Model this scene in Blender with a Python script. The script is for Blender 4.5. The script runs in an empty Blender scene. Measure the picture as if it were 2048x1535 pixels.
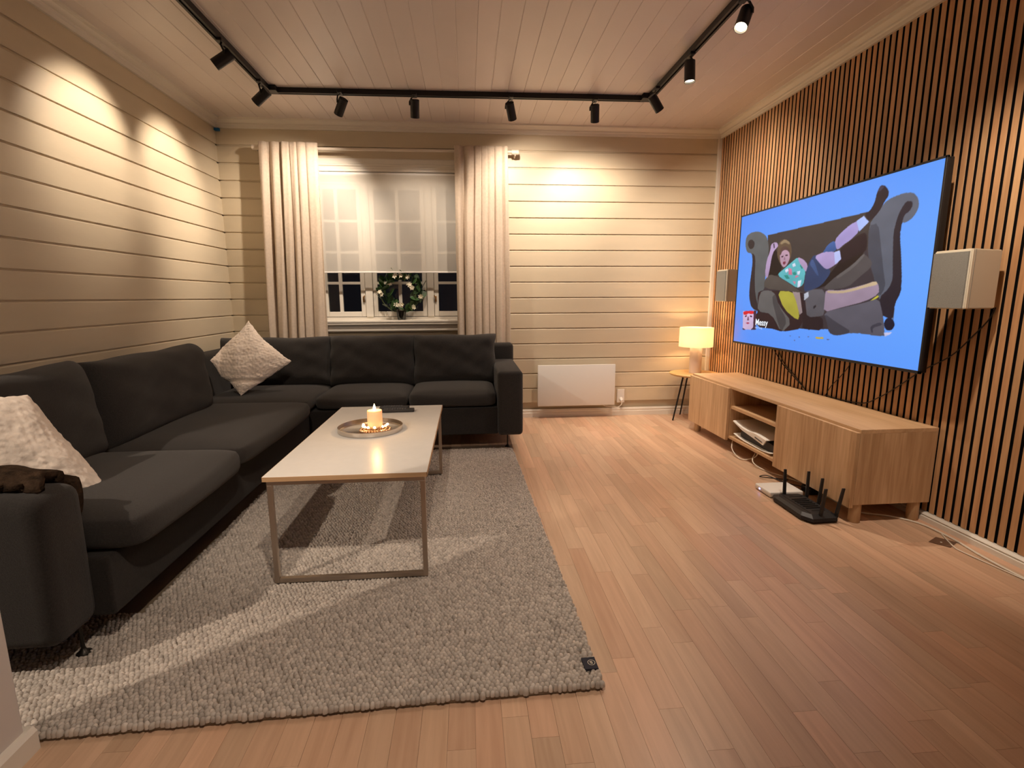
import bpy, bmesh, math, random
import numpy as np
from mathutils import Vector, Matrix, Euler
random.seed(7); rng = np.random.default_rng(7)
S = bpy.context.scene; C = S.collection; PI = math.pi

# ------------------------------------------------------------------ camera, world, exposure
YAW, PITCH, ROLL, FPX, CAMH = 0.0858, 0.1691, -0.0047, 1016.65, 1.072
XL, XR, YB, ZC = -1.952, 2.194, 4.463, 2.46        # left wall, slat face, back wall, ceiling
cam = bpy.data.cameras.new('camera'); cam_o = bpy.data.objects.new('camera', cam); C.objects.link(cam_o)
fw = Vector((math.sin(YAW)*math.cos(PITCH), math.cos(YAW)*math.cos(PITCH), -math.sin(PITCH)))
rt = Vector((math.cos(YAW), -math.sin(YAW), 0)); up = rt.cross(fw)
r2 = rt*math.cos(ROLL)+up*math.sin(ROLL); u2 = -rt*math.sin(ROLL)+up*math.cos(ROLL)
M = Matrix.Identity(4)
for i in range(3):
    M[i][0] = r2[i]; M[i][1] = u2[i]; M[i][2] = -fw[i]
M[2][3] = CAMH
cam_o.matrix_world = M
cam.sensor_fit = 'HORIZONTAL'; cam.sensor_width = 36; cam.lens = FPX*36/2048
cam.clip_start = 0.02; cam.clip_end = 60
S.camera = cam_o
w = bpy.data.worlds.new('night'); S.world = w; w.use_nodes = True
w.node_tree.nodes['Background'].inputs[0].default_value = (0.0016, 0.0017, 0.0022, 1)
w.node_tree.nodes['Background'].inputs[1].default_value = 1.0
S.view_settings.view_transform = 'Standard'; S.view_settings.look = 'None'
S.view_settings.exposure = 1.25; S.view_settings.gamma = 1.0; S.view_settings.use_curve_mapping = False
S.cycles.use_denoising = True; S.cycles.max_bounces = 10; S.cycles.diffuse_bounces = 5
S.cycles.transparent_max_bounces = 12; S.cycles.sample_clamp_indirect = 4.0
S.cycles.caustics_reflective = False; S.cycles.caustics_refractive = False
WARM = (1.0, 0.82, 0.655)

def spot(loc, target, power, cone=70, blend=0.8, color=WARM, radius=0.02):
    l = bpy.data.lights.new('spot_beam', 'SPOT'); l.energy = power; l.color = color
    l.spot_size = math.radians(cone); l.spot_blend = blend; l.shadow_soft_size = radius
    o = bpy.data.objects.new('spot_beam', l); C.objects.link(o); o.location = loc
    o.rotation_euler = (Vector(target)-Vector(loc)).to_track_quat('-Z', 'Y').to_euler()
    return o
def point(loc, power, color, radius):
    l = bpy.data.lights.new('bulb_glow', 'POINT'); l.energy = power; l.color = color; l.shadow_soft_size = radius
    o = bpy.data.objects.new('bulb_glow', l); C.objects.link(o); o.location = loc; return o

# rail spotlights: (mount x, mount y, aim point, power W, cone, power of the open cone)
SPOTS = [
 (-1.28, 3.10, (-1.95, 3.02, 1.86), 22, 66, 'black cylinder spotlight on left rail, aimed at left wall, second from its corner'),
 (-1.28, 3.62, (-1.95, 3.76, 1.84), 22, 66, 'black cylinder spotlight on left rail nearest the left rail corner'),
 (-0.82, 3.76, (-1.48, 4.42, 1.35), 33, 105, 'black cylinder spotlight on cross rail above left curtain edge'),
 (-0.33, 3.76, (-0.42, 4.46, 0.95), 15, 100, 'black cylinder spotlight on cross rail above the white blind'),
 (0.325, 3.76, (0.60, 4.46, 1.50), 22, 120, 'black cylinder spotlight on cross rail above the right curtain'),
 (0.915, 3.76, (1.10, 4.46, 1.25), 25, 120, 'black cylinder spotlight on cross rail above the white radiator'),
 (1.27, 3.54, (2.05, 3.85, 1.45), 24, 110, 'black cylinder spotlight on right rail nearest the right rail corner'),
 (1.29, 3.06, (1.35, 2.95, 0.0), 36, 92, 'black cylinder spotlight on right rail, middle one of the three in view'),
 (1.30, 2.50, (0.20, 1.60, 0.0), 19, 64, 'black cylinder spotlight on right rail with glowing lens facing camera'),
]
EXTRA = [  # rail lamps outside the frame; last two are added fill, off the rail
 (-1.28, 2.30, (-1.95, 2.0, 1.7), 4, 85),
 (1.30, 1.45, (2.18, 1.95, 1.05), 42, 66), (1.30, 0.60, (0.9, 2.6, 0.3), 4, 80), (-0.25, 0.45, (-1.05, 2.80, 0.45), 40, 50), (0.05, 0.40, (-0.38, 1.50, 0.0), 34, 58),
]
def aim(x, y, t):
    m = Vector((x, y, 2.335)); d = (Vector(t)-m).normalized(); return m, d
for s_ in SPOTS:
    m_, d_ = aim(s_[0], s_[1], s_[2]); spot(m_+d_*0.056, s_[2], s_[3], s_[4])
for s_ in EXTRA:
    m_, d_ = aim(s_[0], s_[1], s_[2]); spot(m_+d_*0.056, s_[2], s_[3], s_[4])
spot((-2.45, 0.25, 2.30), (-0.5, 1.9, 0.2), 70, 60)           # ceiling lamp of the room next door
al = bpy.data.lights.new('added_fill_area', 'AREA'); al.energy = 2; al.color = (1.0, .80, .64); al.shape = 'DISK'; al.size = 1.2  # added soft fill behind the camera, lifts the shadows
ao = bpy.data.objects.new('added_fill_area', al); C.objects.link(ao); ao.location = (-.1, -1.3, 2.40); ao.rotation_euler = (math.radians(38), 0, 0)
point((-0.447, 2.40, 0.60), 0.35, (1.0, 0.55, 0.2), 0.008)      # candle flame

# ------------------------------------------------------------------ materials
def nn(nt, t, **k):
    n = nt.nodes.new(t)
    for a, b in k.items(): setattr(n, a, b)
    return n
def mat(name, col, rough=0.6, metal=0.0, spec=0.5, noise=0.0, nscale=8.0, bump=0.0, bscale=60.0, coords='Object', vary=0.0,
        stretch=(1,1,1), sheen=0.0, emit=None, estr=0.0, coat=0.0, sub=0.0, detail=3.0):
    m = bpy.data.materials.new(name); m.use_nodes = True; nt = m.node_tree; b = nt.nodes['Principled BSDF']
    b.inputs['Base Color'].default_value = (*col, 1); b.inputs['Roughness'].default_value = rough
    b.inputs['Metallic'].default_value = metal; b.inputs['Specular IOR Level'].default_value = spec
    if sheen: b.inputs['Sheen Weight'].default_value = sheen; b.inputs['Sheen Roughness'].default_value = 0.6
    if coat: b.inputs['Coat Weight'].default_value = coat
    if sub: b.inputs['Subsurface Weight'].default_value = sub; b.inputs['Subsurface Scale'].default_value = 0.03
    if emit: b.inputs['Emission Color'].default_value = (*emit, 1); b.inputs['Emission Strength'].default_value = estr
    if noise or bump or vary:
        tc = nn(nt, 'ShaderNodeTexCoord'); oi = nn(nt, 'ShaderNodeObjectInfo'); geo = nn(nt, 'ShaderNodeNewGeometry')
        ad = nn(nt, 'ShaderNodeMath', operation='ADD'); nt.links.new(oi.outputs['Random'], ad.inputs[0]); nt.links.new(geo.outputs['Random Per Island'], ad.inputs[1])
        fr = nn(nt, 'ShaderNodeMath', operation='FRACT'); nt.links.new(ad.outputs[0], fr.inputs[0])
        ml = nn(nt, 'ShaderNodeMath', operation='MULTIPLY'); nt.links.new(fr.outputs[0], ml.inputs[0]); ml.inputs[1].default_value = 37.0 if vary else 0.0
        mp = nn(nt, 'ShaderNodeMapping'); nt.links.new(tc.outputs[coords], mp.inputs['Vector']); nt.links.new(ml.outputs[0], mp.inputs['Location'])
        mp.inputs['Scale'].default_value = stretch
        if noise or vary:
            tx = nn(nt, 'ShaderNodeTexNoise'); tx.inputs['Scale'].default_value = nscale; tx.inputs['Detail'].default_value = detail
            nt.links.new(mp.outputs[0], tx.inputs['Vector'])
            mr = nn(nt, 'ShaderNodeMapRange'); nt.links.new(tx.outputs['Fac'], mr.inputs[0])
            mr.inputs[1].default_value = 0.3; mr.inputs[2].default_value = 0.7; mr.inputs[3].default_value = 1-noise; mr.inputs[4].default_value = 1+noise
            mv = nn(nt, 'ShaderNodeMapRange'); nt.links.new(fr.outputs[0], mv.inputs[0]); mv.inputs[3].default_value = 1-vary; mv.inputs[4].default_value = 1+vary
            mm = nn(nt, 'ShaderNodeMath', operation='MULTIPLY'); nt.links.new(mr.outputs[0], mm.inputs[0]); nt.links.new(mv.outputs[0], mm.inputs[1])
            mc = nn(nt, 'ShaderNodeMixRGB', blend_type='MULTIPLY'); mc.inputs[0].default_value = 1; mc.inputs[1].default_value = (*col, 1)
            nt.links.new(mm.outputs[0], mc.inputs[2]); nt.links.new(mc.outputs[0], b.inputs['Base Color'])
        if bump:
            t2 = nn(nt, 'ShaderNodeTexNoise'); t2.inputs['Scale'].default_value = bscale; t2.inputs['Detail'].default_value = 4
            nt.links.new(mp.outputs[0], t2.inputs['Vector'])
            bp = nn(nt, 'ShaderNodeBump'); bp.inputs['Strength'].default_value = min(1.0, bump); bp.inputs['Distance'].default_value = 0.003
            nt.links.new(t2.outputs['Fac'], bp.inputs['Height']); nt.links.new(bp.outputs[0], b.inputs['Normal'])
    return m
def wood(name, dark, light, rough, axis=2, scale=9.0, vary=0.12, bump=0.05, seed=0.0, hue=None):
    """grain along one object axis; every separate piece gets its own grain and tone"""
    m = bpy.data.materials.new(name); m.use_nodes = True; nt = m.node_tree; b = nt.nodes['Principled BSDF']
    b.inputs['Roughness'].default_value = rough
    tc = nn(nt, 'ShaderNodeTexCoord'); oi = nn(nt, 'ShaderNodeObjectInfo'); geo = nn(nt, 'ShaderNodeNewGeometry')
    ad = nn(nt, 'ShaderNodeMath', operation='ADD'); nt.links.new(oi.outputs['Random'], ad.inputs[0]); nt.links.new(geo.outputs['Random Per Island'], ad.inputs[1])
    fr = nn(nt, 'ShaderNodeMath', operation='FRACT'); nt.links.new(ad.outputs[0], fr.inputs[0])
    ml = nn(nt, 'ShaderNodeMath', operation='MULTIPLY'); nt.links.new(fr.outputs[0], ml.inputs[0]); ml.inputs[1].default_value = 53.0
    st = [1.0, 1.0, 1.0]; st[axis] = 0.06
    mp = nn(nt, 'ShaderNodeMapping'); nt.links.new(tc.outputs['Object'], mp.inputs['Vector']); nt.links.new(ml.outputs[0], mp.inputs['Location']); mp.inputs['Scale'].default_value = st
    t1 = nn(nt, 'ShaderNodeTexNoise'); t1.inputs['Scale'].default_value = scale*6; t1.inputs['Detail'].default_value = 5; t1.inputs['Distortion'].default_value = 0.6
    nt.links.new(mp.outputs[0], t1.inputs['Vector'])
    t2 = nn(nt, 'ShaderNodeTexNoise'); t2.inputs['Scale'].default_value = scale; t2.inputs['Detail'].default_value = 2
    nt.links.new(mp.outputs[0], t2.inputs['Vector'])
    mx = nn(nt, 'ShaderNodeMixRGB'); mx.inputs[0].default_value = 0.5; nt.links.new(t1.outputs['Fac'], mx.inputs[1]); nt.links.new(t2.outputs['Fac'], mx.inputs[2])
    rp = nn(nt, 'ShaderNodeValToRGB'); rp.color_ramp.elements[0].position = 0.35; rp.color_ramp.elements[0].color = (*dark, 1)
    rp.color_ramp.elements[1].position = 0.65; rp.color_ramp.elements[1].color = (*light, 1); nt.links.new(mx.outputs[0], rp.inputs[0])
    mv = nn(nt, 'ShaderNodeMapRange'); nt.links.new(fr.outputs[0], mv.inputs[0]); mv.inputs[3].default_value = 1-vary; mv.inputs[4].default_value = 1+vary
    mc = nn(nt, 'ShaderNodeMixRGB', blend_type='MULTIPLY'); mc.inputs[0].default_value = 1
    nt.links.new(rp.outputs[0], mc.inputs[1]); nt.links.new(mv.outputs[0], mc.inputs[2])
    last = mc
    if hue:
        f2 = nn(nt, 'ShaderNodeMath', operation='MULTIPLY'); nt.links.new(fr.outputs[0], f2.inputs[0]); f2.inputs[1].default_value = 7.31
        f3 = nn(nt, 'ShaderNodeMath', operation='FRACT'); nt.links.new(f2.outputs[0], f3.inputs[0])
        hm = nn(nt, 'ShaderNodeMixRGB', blend_type='MULTIPLY'); nt.links.new(f3.outputs[0], hm.inputs[0]); nt.links.new(mc.outputs[0], hm.inputs[1]); hm.inputs[2].default_value = (*hue, 1); last = hm
    nt.links.new(last.outputs[0], b.inputs['Base Color'])
    if bump:
        bp = nn(nt, 'ShaderNodeBump'); bp.inputs['Strength'].default_value = bump; bp.inputs['Distance'].default_value = 0.002
        nt.links.new(t1.outputs['Fac'], bp.inputs['Height']); nt.links.new(bp.outputs[0], b.inputs['Normal'])
    return m

MT = dict(
 plank=mat('painted_plank', (.60,.515,.375), .42, noise=.03, nscale=3, bump=.10, bscale=25, vary=.025, stretch=(1,1,4)),
 ceil=mat('painted_ceiling', (.68,.61,.58), .40, noise=.03, nscale=2, bump=.05, bscale=18, vary=.03),
 trim=mat('white_trim', (.74,.70,.62), .35),
 stub=mat('painted_wall', (.62,.58,.55), .55, bump=.05),
 felt=mat('black_felt', (.006,.005,.005), .95, spec=.1),
 slat=wood('oak_slat', (.42,.235,.11), (.60,.37,.19), .5, axis=2, scale=14, vary=.13, hue=(1.0,.88,.82)),
 floor=wood('ash_stave', (.52,.345,.225), (.67,.47,.32), .36, axis=1, scale=9, vary=.11, bump=.03, hue=(1.0,.90,.88)),
 under=mat('floor_joint', (.22,.14,.085), .8),
 oak=wood('oak_veneer', (.40,.24,.12), (.64,.43,.25), .42, axis=2, scale=11, vary=.04, bump=.02),
 oaky=wood('oak_veneer_long', (.48,.30,.16), (.64,.43,.25), .38, axis=1, scale=9, vary=.04, bump=.02),
 leg=wood('oak_leg', (.42,.27,.14), (.55,.37,.21), .45, axis=2, scale=20, vary=.04),
 sofa=mat('charcoal_weave', (.023,.020,.018), .92, spec=.2, noise=.25, nscale=220, bump=.6, bscale=500, sheen=.12),
 sofab=mat('charcoal_base', (.020,.017,.015), .92, spec=.15, noise=.25, nscale=220, bump=.6, bscale=500, sheen=.08),
 metal=mat('champagne_steel', (.50,.43,.36), .38, metal=1),
 steel=mat('brushed_steel', (.62,.56,.50), .26, metal=1),
 darkm=mat('dark_metal', (.04,.035,.03), .4, metal=.8),
 black=mat('matt_black', (.010,.009,.009), .45, spec=.4),
 blackp=mat('black_plastic', (.012,.012,.014), .5),
 white=mat('white_lacquer', (.80,.78,.74), .35),
 laminate=mat('white_laminate', (.74,.72,.68), .28, noise=.02, nscale=30),
 edge=wood('ply_edge', (.40,.24,.12), (.52,.33,.18), .5, axis=0, scale=20),
 heater=mat('white_enamel', (.76,.75,.71), .4),
 grille=mat('grey_grille', (.26,.26,.24), .8, noise=.15, nscale=400, bump=.5, bscale=900),
 spk=mat('cream_cabinet', (.74,.68,.55), .45),
 curtain=mat('linen_curtain', (.56,.465,.37), .9, spec=.1, noise=.06, nscale=60, bump=.25, bscale=350),
 wool=mat('wool_loop', (.50,.45,.40), .95, spec=.1, noise=.14, nscale=4, vary=.16),
 jute=mat('rug_backing', (.22,.17,.12), .95),
 fleece=mat('cream_fleece', (.82,.72,.62), .95, spec=.1, noise=.08, nscale=30, bump=.5, bscale=120, sheen=.3),
 fur=mat('brown_fur', (.042,.026,.016), .95, spec=.1, noise=.5, nscale=40, bump=1.0, bscale=160),
 shade=None, glass=None,
 candle=mat('cream_wax', (.85,.60,.36), .5, sub=.4, emit=(1.0,.50,.18), estr=.16),
 flame=mat('flame', (1,.8,.4), .5, emit=(1.0,.74,.36), estr=6),
 leaf=mat('dark_leaf', (.035,.085,.025), .35, noise=.3, nscale=30, vary=.35),
 leaf2=mat('young_leaf', (.16,.32,.05), .4, noise=.2, nscale=30),
 petal=mat('white_petal', (.85,.80,.62), .6),
 stem=mat('green_stem', (.06,.09,.03), .6),
 soil=mat('soil', (.04,.03,.02), .9),
 brass=mat('brass', (.50,.30,.13), .35, metal=1),
 rod=mat('pale_rod', (.68,.60,.50), .3),
 tape=mat('blue_tape', (.02,.16,.38), .6),
 cablew=mat('white_cable', (.70,.64,.54), .45),
 cableb=mat('black_cable', (.010,.009,.008), .5),
 lens=mat('lit_lens', (1,.9,.7), .3, emit=(1.0,.80,.52), estr=9),
 stool=wood('stool_top', (.55,.33,.12), (.68,.43,.18), .4, axis=0, scale=12),
 ceramic=mat('pale_ceramic', (.72,.64,.60), .4),
 navy=mat('navy_label', (.008,.009,.022), .7),
 lblue=mat('blue_led', (.2,.2,1), .4, emit=(.25,.3,1.0), estr=3),
 plate=mat('brown_plate', (.14,.075,.045), .45),
 exwall=mat('dark_facade', (.10,.09,.08), .9),
)
def build_special():
    m = bpy.data.materials.new('window_glass'); m.use_nodes = True; nt = m.node_tree; nt.nodes.clear()
    o = nn(nt, 'ShaderNodeOutputMaterial'); g = nn(nt, 'ShaderNodeBsdfGlossy'); g.inputs['Roughness'].default_value = .01
    t = nn(nt, 'ShaderNodeBsdfTransparent'); mx = nn(nt, 'ShaderNodeMixShader'); f = nn(nt, 'ShaderNodeFresnel'); f.inputs[0].default_value = 1.55
    nt.links.new(f.outputs[0], mx.inputs[0]); nt.links.new(t.outputs[0], mx.inputs[1]); nt.links.new(g.outputs[0], mx.inputs[2]); nt.links.new(mx.outputs[0], o.inputs[0])
    MT['glass'] = m
    def cloth(name, col, see, trans, emit=0.0):
        m = bpy.data.materials.new(name); m.use_nodes = True; nt = m.node_tree; nt.nodes.clear()
        o = nn(nt, 'ShaderNodeOutputMaterial'); d = nn(nt, 'ShaderNodeBsdfDiffuse'); d.inputs[0].default_value = (*col, 1)
        tr = nn(nt, 'ShaderNodeBsdfTranslucent'); tr.inputs[0].default_value = (*col, 1); tp = nn(nt, 'ShaderNodeBsdfTransparent')
        a = nn(nt, 'ShaderNodeMixShader'); a.inputs[0].default_value = trans; nt.links.new(d.outputs[0], a.inputs[1]); nt.links.new(tr.outputs[0], a.inputs[2])
        b = nn(nt, 'ShaderNodeMixShader'); b.inputs[0].default_value = see; nt.links.new(a.outputs[0], b.inputs[1]); nt.links.new(tp.outputs[0], b.inputs[2])
        last = b
        if emit:
            e = nn(nt, 'ShaderNodeEmission'); e.inputs[0].default_value = (1,.72,.38,1); e.inputs[1].default_value = emit
            s = nn(nt, 'ShaderNodeAddShader'); nt.links.new(b.outputs[0], s.inputs[0]); nt.links.new(e.outputs[0], s.inputs[1]); last = s
        nt.links.new(last.outputs[0], o.inputs[0]); return m
    MT['blind'] = cloth('sheer_blind', (.84,.80,.72), .33, .25)
    MT['shade'] = cloth('lamp_shade', (.90,.82,.68), .02, .55, .07)
    m = bpy.data.materials.new('clear_glass'); m.use_nodes = True; nt = m.node_tree; nt.nodes.clear()
    o = nn(nt, 'ShaderNodeOutputMaterial'); g = nn(nt, 'ShaderNodeBsdfGlossy'); g.inputs['Roughness'].default_value = .05
    t = nn(nt, 'ShaderNodeBsdfTransparent'); t.inputs[0].default_value = (.8,.8,.76,1); mx = nn(nt, 'ShaderNodeMixShader'); f = nn(nt, 'ShaderNodeLayerWeight'); f.inputs[0].default_value = .35
    nt.links.new(f.outputs['Fresnel'], mx.inputs[0]); nt.links.new(t.outputs[0], mx.inputs[1]); nt.links.new(g.outputs[0], mx.inputs[2]); nt.links.new(mx.outputs[0], o.inputs[0])
    MT['clear'] = m
    m = bpy.data.materials.new('screen_picture'); m.use_nodes = True; nt = m.node_tree; nt.nodes.clear()
    o = nn(nt, 'ShaderNodeOutputMaterial'); e = nn(nt, 'ShaderNodeEmission'); c = nn(nt, 'ShaderNodeVertexColor'); c.layer_name = 'picture'
    nt.links.new(c.outputs[0], e.inputs[0]); e.inputs[1].default_value = 0.42
    g = nn(nt, 'ShaderNodeBsdfGlossy'); g.inputs[0].default_value = (.04,.04,.04,1); g.inputs['Roughness'].default_value = .3
    ad = nn(nt, 'ShaderNodeAddShader'); nt.links.new(e.outputs[0], ad.inputs[0]); nt.links.new(g.outputs[0], ad.inputs[1]); nt.links.new(ad.outputs[0], o.inputs[0])
    MT['screen'] = m
build_special()

# ------------------------------------------------------------------ object helpers
def tag(o, label=None, cat=None, group=None, kind=None):
    if label: o['label'] = label
    if cat: o['category'] = cat
    if group: o['group'] = group
    if kind: o['kind'] = kind
    return o
def empty(name, loc, label, cat, group=None, rz=0.0):
    o = bpy.data.objects.new(name, None); C.objects.link(o); o.location = loc; o.rotation_euler = (0, 0, rz); o.empty_display_size = .05
    return tag(o, label, cat, group)
def link(name, me, parent=None, loc=None):
    o = bpy.data.objects.new(name, me); C.objects.link(o)
    if parent is not None: o.parent = parent
    if loc is not None: o.location = loc
    return o
def origin_of(p):
    v = Vector((0, 0, 0))
    while p is not None: v += p.location; p = p.parent
    return v
def obj(name, bm, m, parent=None, smooth=False, auto=None, local=False, loc=None):
    """bm in world coordinates; shifted into the parent's frame (unrotated parents) unless local"""
    if parent is not None and not local:
        v = origin_of(parent)
        if v.length: bmesh.ops.translate(bm, verts=bm.verts, vec=-v)
    me = bpy.data.meshes.new(name); bm.normal_update(); bm.to_mesh(me); bm.free()
    ms = m if isinstance(m, (list, tuple)) else [m]
    for k in ms: me.materials.append(k)
    if smooth or auto:
        for p in me.polygons: p.use_smooth = True
        if auto:
            me.set_sharp_from_angle(angle=math.radians(auto))
    return link(name, me, parent, loc)
def B(): return bmesh.new()
def box(bm, x0, x1, y0, y1, z0, z1, bev=0.0, seg=2, mi=0):
    r = bmesh.ops.create_cube(bm, size=1.0); vs = r['verts']
    bmesh.ops.scale(bm, vec=(abs(x1-x0), abs(y1-y0), abs(z1-z0)), verts=vs)
    bmesh.ops.translate(bm, vec=((x0+x1)/2, (y0+y1)/2, (z0+z1)/2), verts=vs)
    if mi:
        for f in {f for v in vs for f in v.link_faces}: f.material_index = mi
    if bev:
        es = list({e for v in vs for e in v.link_edges})
        bmesh.ops.bevel(bm, geom=es, offset=bev, segments=seg, profile=.5, affect='EDGES', clamp_overlap=True)
    return bm
def frame_of(d):
    d = Vector(d).normalized(); a = Vector((0, 0, 1)) if abs(d.z) < .9 else Vector((1, 0, 0))
    u = d.cross(a).normalized(); v = u.cross(d).normalized(); return u, v
def cyl(bm, a, b, r0, r1=None, n=16, caps=True):
    a = Vector(a); b = Vector(b); r1 = r0 if r1 is None else r1; u, v = frame_of(b-a)
    A = [bm.verts.new(a+(u*math.cos(t)+v*math.sin(t))*r0) for t in [2*PI*i/n for i in range(n)]]
    Bv = [bm.verts.new(b+(u*math.cos(t)+v*math.sin(t))*r1) for t in [2*PI*i/n for i in range(n)]]
    for i in range(n):
        j = (i+1) % n; bm.faces.new((A[i], A[j], Bv[j], Bv[i]))
    if caps: bm.faces.new(A[::-1]); bm.faces.new(Bv)
    return bm
def tube(bm, pts, r, n=8):
    P = [Vector(p) for p in pts]; rings = []; u = None
    for i, p in enumerate(P):
        d = (P[min(i+1, len(P)-1)]-P[max(i-1, 0)]).normalized()
        if u is None: u, v = frame_of(d)
        else:
            u = (u-d*u.dot(d)).normalized(); v = d.cross(u)
        rings.append([bm.verts.new(p+(u*math.cos(2*PI*k/n)+v*math.sin(2*PI*k/n))*r) for k in range(n)])
    for a, b in zip(rings, rings[1:]):
        for k in range(n):
            j = (k+1) % n; bm.faces.new((a[k], a[j], b[j], b[k]))
    bm.faces.new(rings[0][::-1]); bm.faces.new(rings[-1]); return bm
def smoothpath(pts, n=8):
    P = [Vector(p) for p in pts]; out = []
    for i in range(len(P)-1):
        p0 = P[max(i-1, 0)]; p1 = P[i]; p2 = P[i+1]; p3 = P[min(i+2, len(P)-1)]
        for k in range(n):
            t = k/n; out.append(.5*((2*p1)+(p2-p0)*t+(2*p0-5*p1+4*p2-p3)*t*t+(3*p1-p0-3*p2+p3)*t**3))
    out.append(P[-1]); return out
def lathe(bm, prof, c=(0, 0, 0), n=32, closed=False):
    rings = []
    for r, z in prof:
        rings.append([bm.verts.new((c[0]+r*math.cos(2*PI*k/n), c[1]+r*math.sin(2*PI*k/n), c[2]+z)) for k in range(n)])
    for a, b in zip(rings, rings[1:]):
        for k in range(n):
            j = (k+1) % n; bm.faces.new((a[k], a[j], b[j], b[k]))
    if not closed:
        if prof[0][0] > 1e-4: bm.faces.new(rings[0][::-1])
        if prof[-1][0] > 1e-4: bm.faces.new(rings[-1])
    else:
        for k in range(n):
            j = (k+1) % n; bm.faces.new((rings[-1][k], rings[-1][j], rings[0][j], rings[0][k]))
    bmesh.ops.remove_doubles(bm, verts=bm.verts, dist=1e-6); return bm
def prism(bm, prof, axis, a0, a1):
    """extrude a closed 2-D profile along an axis; profile in the two other axes"""
    def P(p, a): return {0: (a, p[0], p[1]), 1: (p[0], a, p[1]), 2: (p[0], p[1], a)}[axis]
    A = [bm.verts.new(P(p, a0)) for p in prof]; Bv = [bm.verts.new(P(p, a1)) for p in prof]
    n = len(prof)
    for i in range(n):
        j = (i+1) % n; bm.faces.new((A[i], A[j], Bv[j], Bv[i]))
    bm.faces.new(A[::-1]); bm.faces.new(Bv); bmesh.ops.recalc_face_normals(bm, faces=bm.faces); return bm
def npmesh(name, V, F, m, parent=None, smooth=False):
    me = bpy.data.meshes.new(name); me.from_pydata(V.tolist() if hasattr(V, 'tolist') else V, [], F.tolist() if hasattr(F, 'tolist') else F)
    me.materials.append(m)
    if smooth: me.shade_smooth()
    me.update(); return link(name, me, parent)
def pillow_bm(W, H, T, n=28, p=3.0, q=2.2, pinch=.06, noise=0.0, seed=0, ear=0.0):
    """cushion centred at 0: W along x, H along z, T along y"""
    bm = B(); rs = np.random.default_rng(seed); ph = rs.uniform(0, 6.28, 12)
    g = []
    for s in (1, -1):
        rows = []
        for i in range(n+1):
            row = []
            for j in range(n+1):
                u = math.sin((-1+2*i/n)*PI/2); v = math.sin((-1+2*j/n)*PI/2)
                e = (max(0, 1-abs(u)**p)*max(0, 1-abs(v)**p))**(1/q)
                x = u*W/2*(1-pinch*(1-v*v)) ; z = v*H/2*(1-pinch*(1-u*u))
                if ear: k = abs(u*v)**3*ear; x *= 1+k; z *= 1+k
                y = s*T/2*e
                if noise:
                    y += noise*e**.5*(math.sin(7*u+3*v+ph[0])*math.sin(5*v-2*u+ph[1])+.6*math.sin(13*u+ph[2])*math.sin(11*v+ph[3]))
                    x += noise*.6*math.sin(6*v+ph[4]); z += noise*.6*math.sin(6*u+ph[5])
                row.append(bm.verts.new((x, y, z)))
            rows.append(row)
        g.append(rows)
    for s, rows in zip((1, -1), g):
        for i in range(n):
            for j in range(n):
                q4 = (rows[i][j], rows[i+1][j], rows[i+1][j+1], rows[i][j+1])
                bm.faces.new(q4 if s < 0 else q4[::-1])
    bmesh.ops.remove_doubles(bm, verts=bm.verts, dist=1e-4)
    bmesh.ops.recalc_face_normals(bm, faces=bm.faces); return bm
def xform(bm, m): bmesh.ops.transform(bm, matrix=m, verts=bm.verts); return bm
def rotbm(bm, rx, ry, rz, loc): return xform(bm, Matrix.Translation(Vector(loc)) @ Euler((rx, ry, rz)).to_matrix().to_4x4())
# ------------------------------------------------------------------ the room
PZ0, PP = 2.2694, 0.1337                       # top groove height, plank pitch
YN = 1.25                                      # near end of the left wall
def struct(o): o['kind'] = 'structure'; return o

# floor: a dark bed with every stave laid on it
floor = struct(obj('floor', box(B(), -4.6, 2.40, -3.0, 4.60, -.06, -.006), MT['under']))
SW = .0688; GAP = .0006
cells = []; r_ = random.Random(11)
i0 = math.floor(-2.2/SW)
for i in range(i0, int(2.24/SW)+1):
    x = i*SW; y = -.4-r_.random()*.5
    while y < 4.46:
        L = r_.choice([.28, .34, .40, .46, .52, .60, .68]); y1 = min(y+L, 4.462)
        if y1-y > .02: cells.append((x, y, L, y1))
        y += L
def seen(c):
    x, y, L, y1 = c; cx = x+SW/2; cy = (y+y1)/2
    if y1 < .45: return 1e3
    if cx < .33 and 1.2 < cy and not (cy > 3.45 and cx > .1): return 500+cy       # under rug and sofa
    if cx < -1.0: return 900
    if abs(cx) > (cy*1.12+.35): return 800
    return cy
cells.sort(key=seen)
stave_me = {}
def stave_mesh(L):
    k = round(L, 3)
    if k not in stave_me:
        bm = box(B(), GAP/2, SW-GAP/2, GAP/2, L-GAP/2, -.006, 0); me = bpy.data.meshes.new('floor_stave'); bm.to_mesh(me); bm.free()
        me.materials.append(MT['floor']); stave_me[k] = me
    return stave_me[k]
for (x, y, L, y1) in cells[:298]:
    link('floor_stave', stave_mesh(y1-y), floor, (x, y, 0))
bm = B()
for (x, y, L, y1) in cells[298:]: box(bm, x+GAP/2, x+SW-GAP/2, y+GAP/2, y1-GAP/2, -.006, 0)
o = obj('floor_staves_far', bm, MT['floor'], floor); o['kind'] = 'stuff'
bm = B(); box(bm, -4.6, -2.2, -3.0, 4.5, -.006, 0); box(bm, -2.2, 2.3, -3.0, -.4, -.006, 0)
o = obj('floor_next_room', bm, MT['floor'], floor); o['kind'] = 'stuff'

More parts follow.
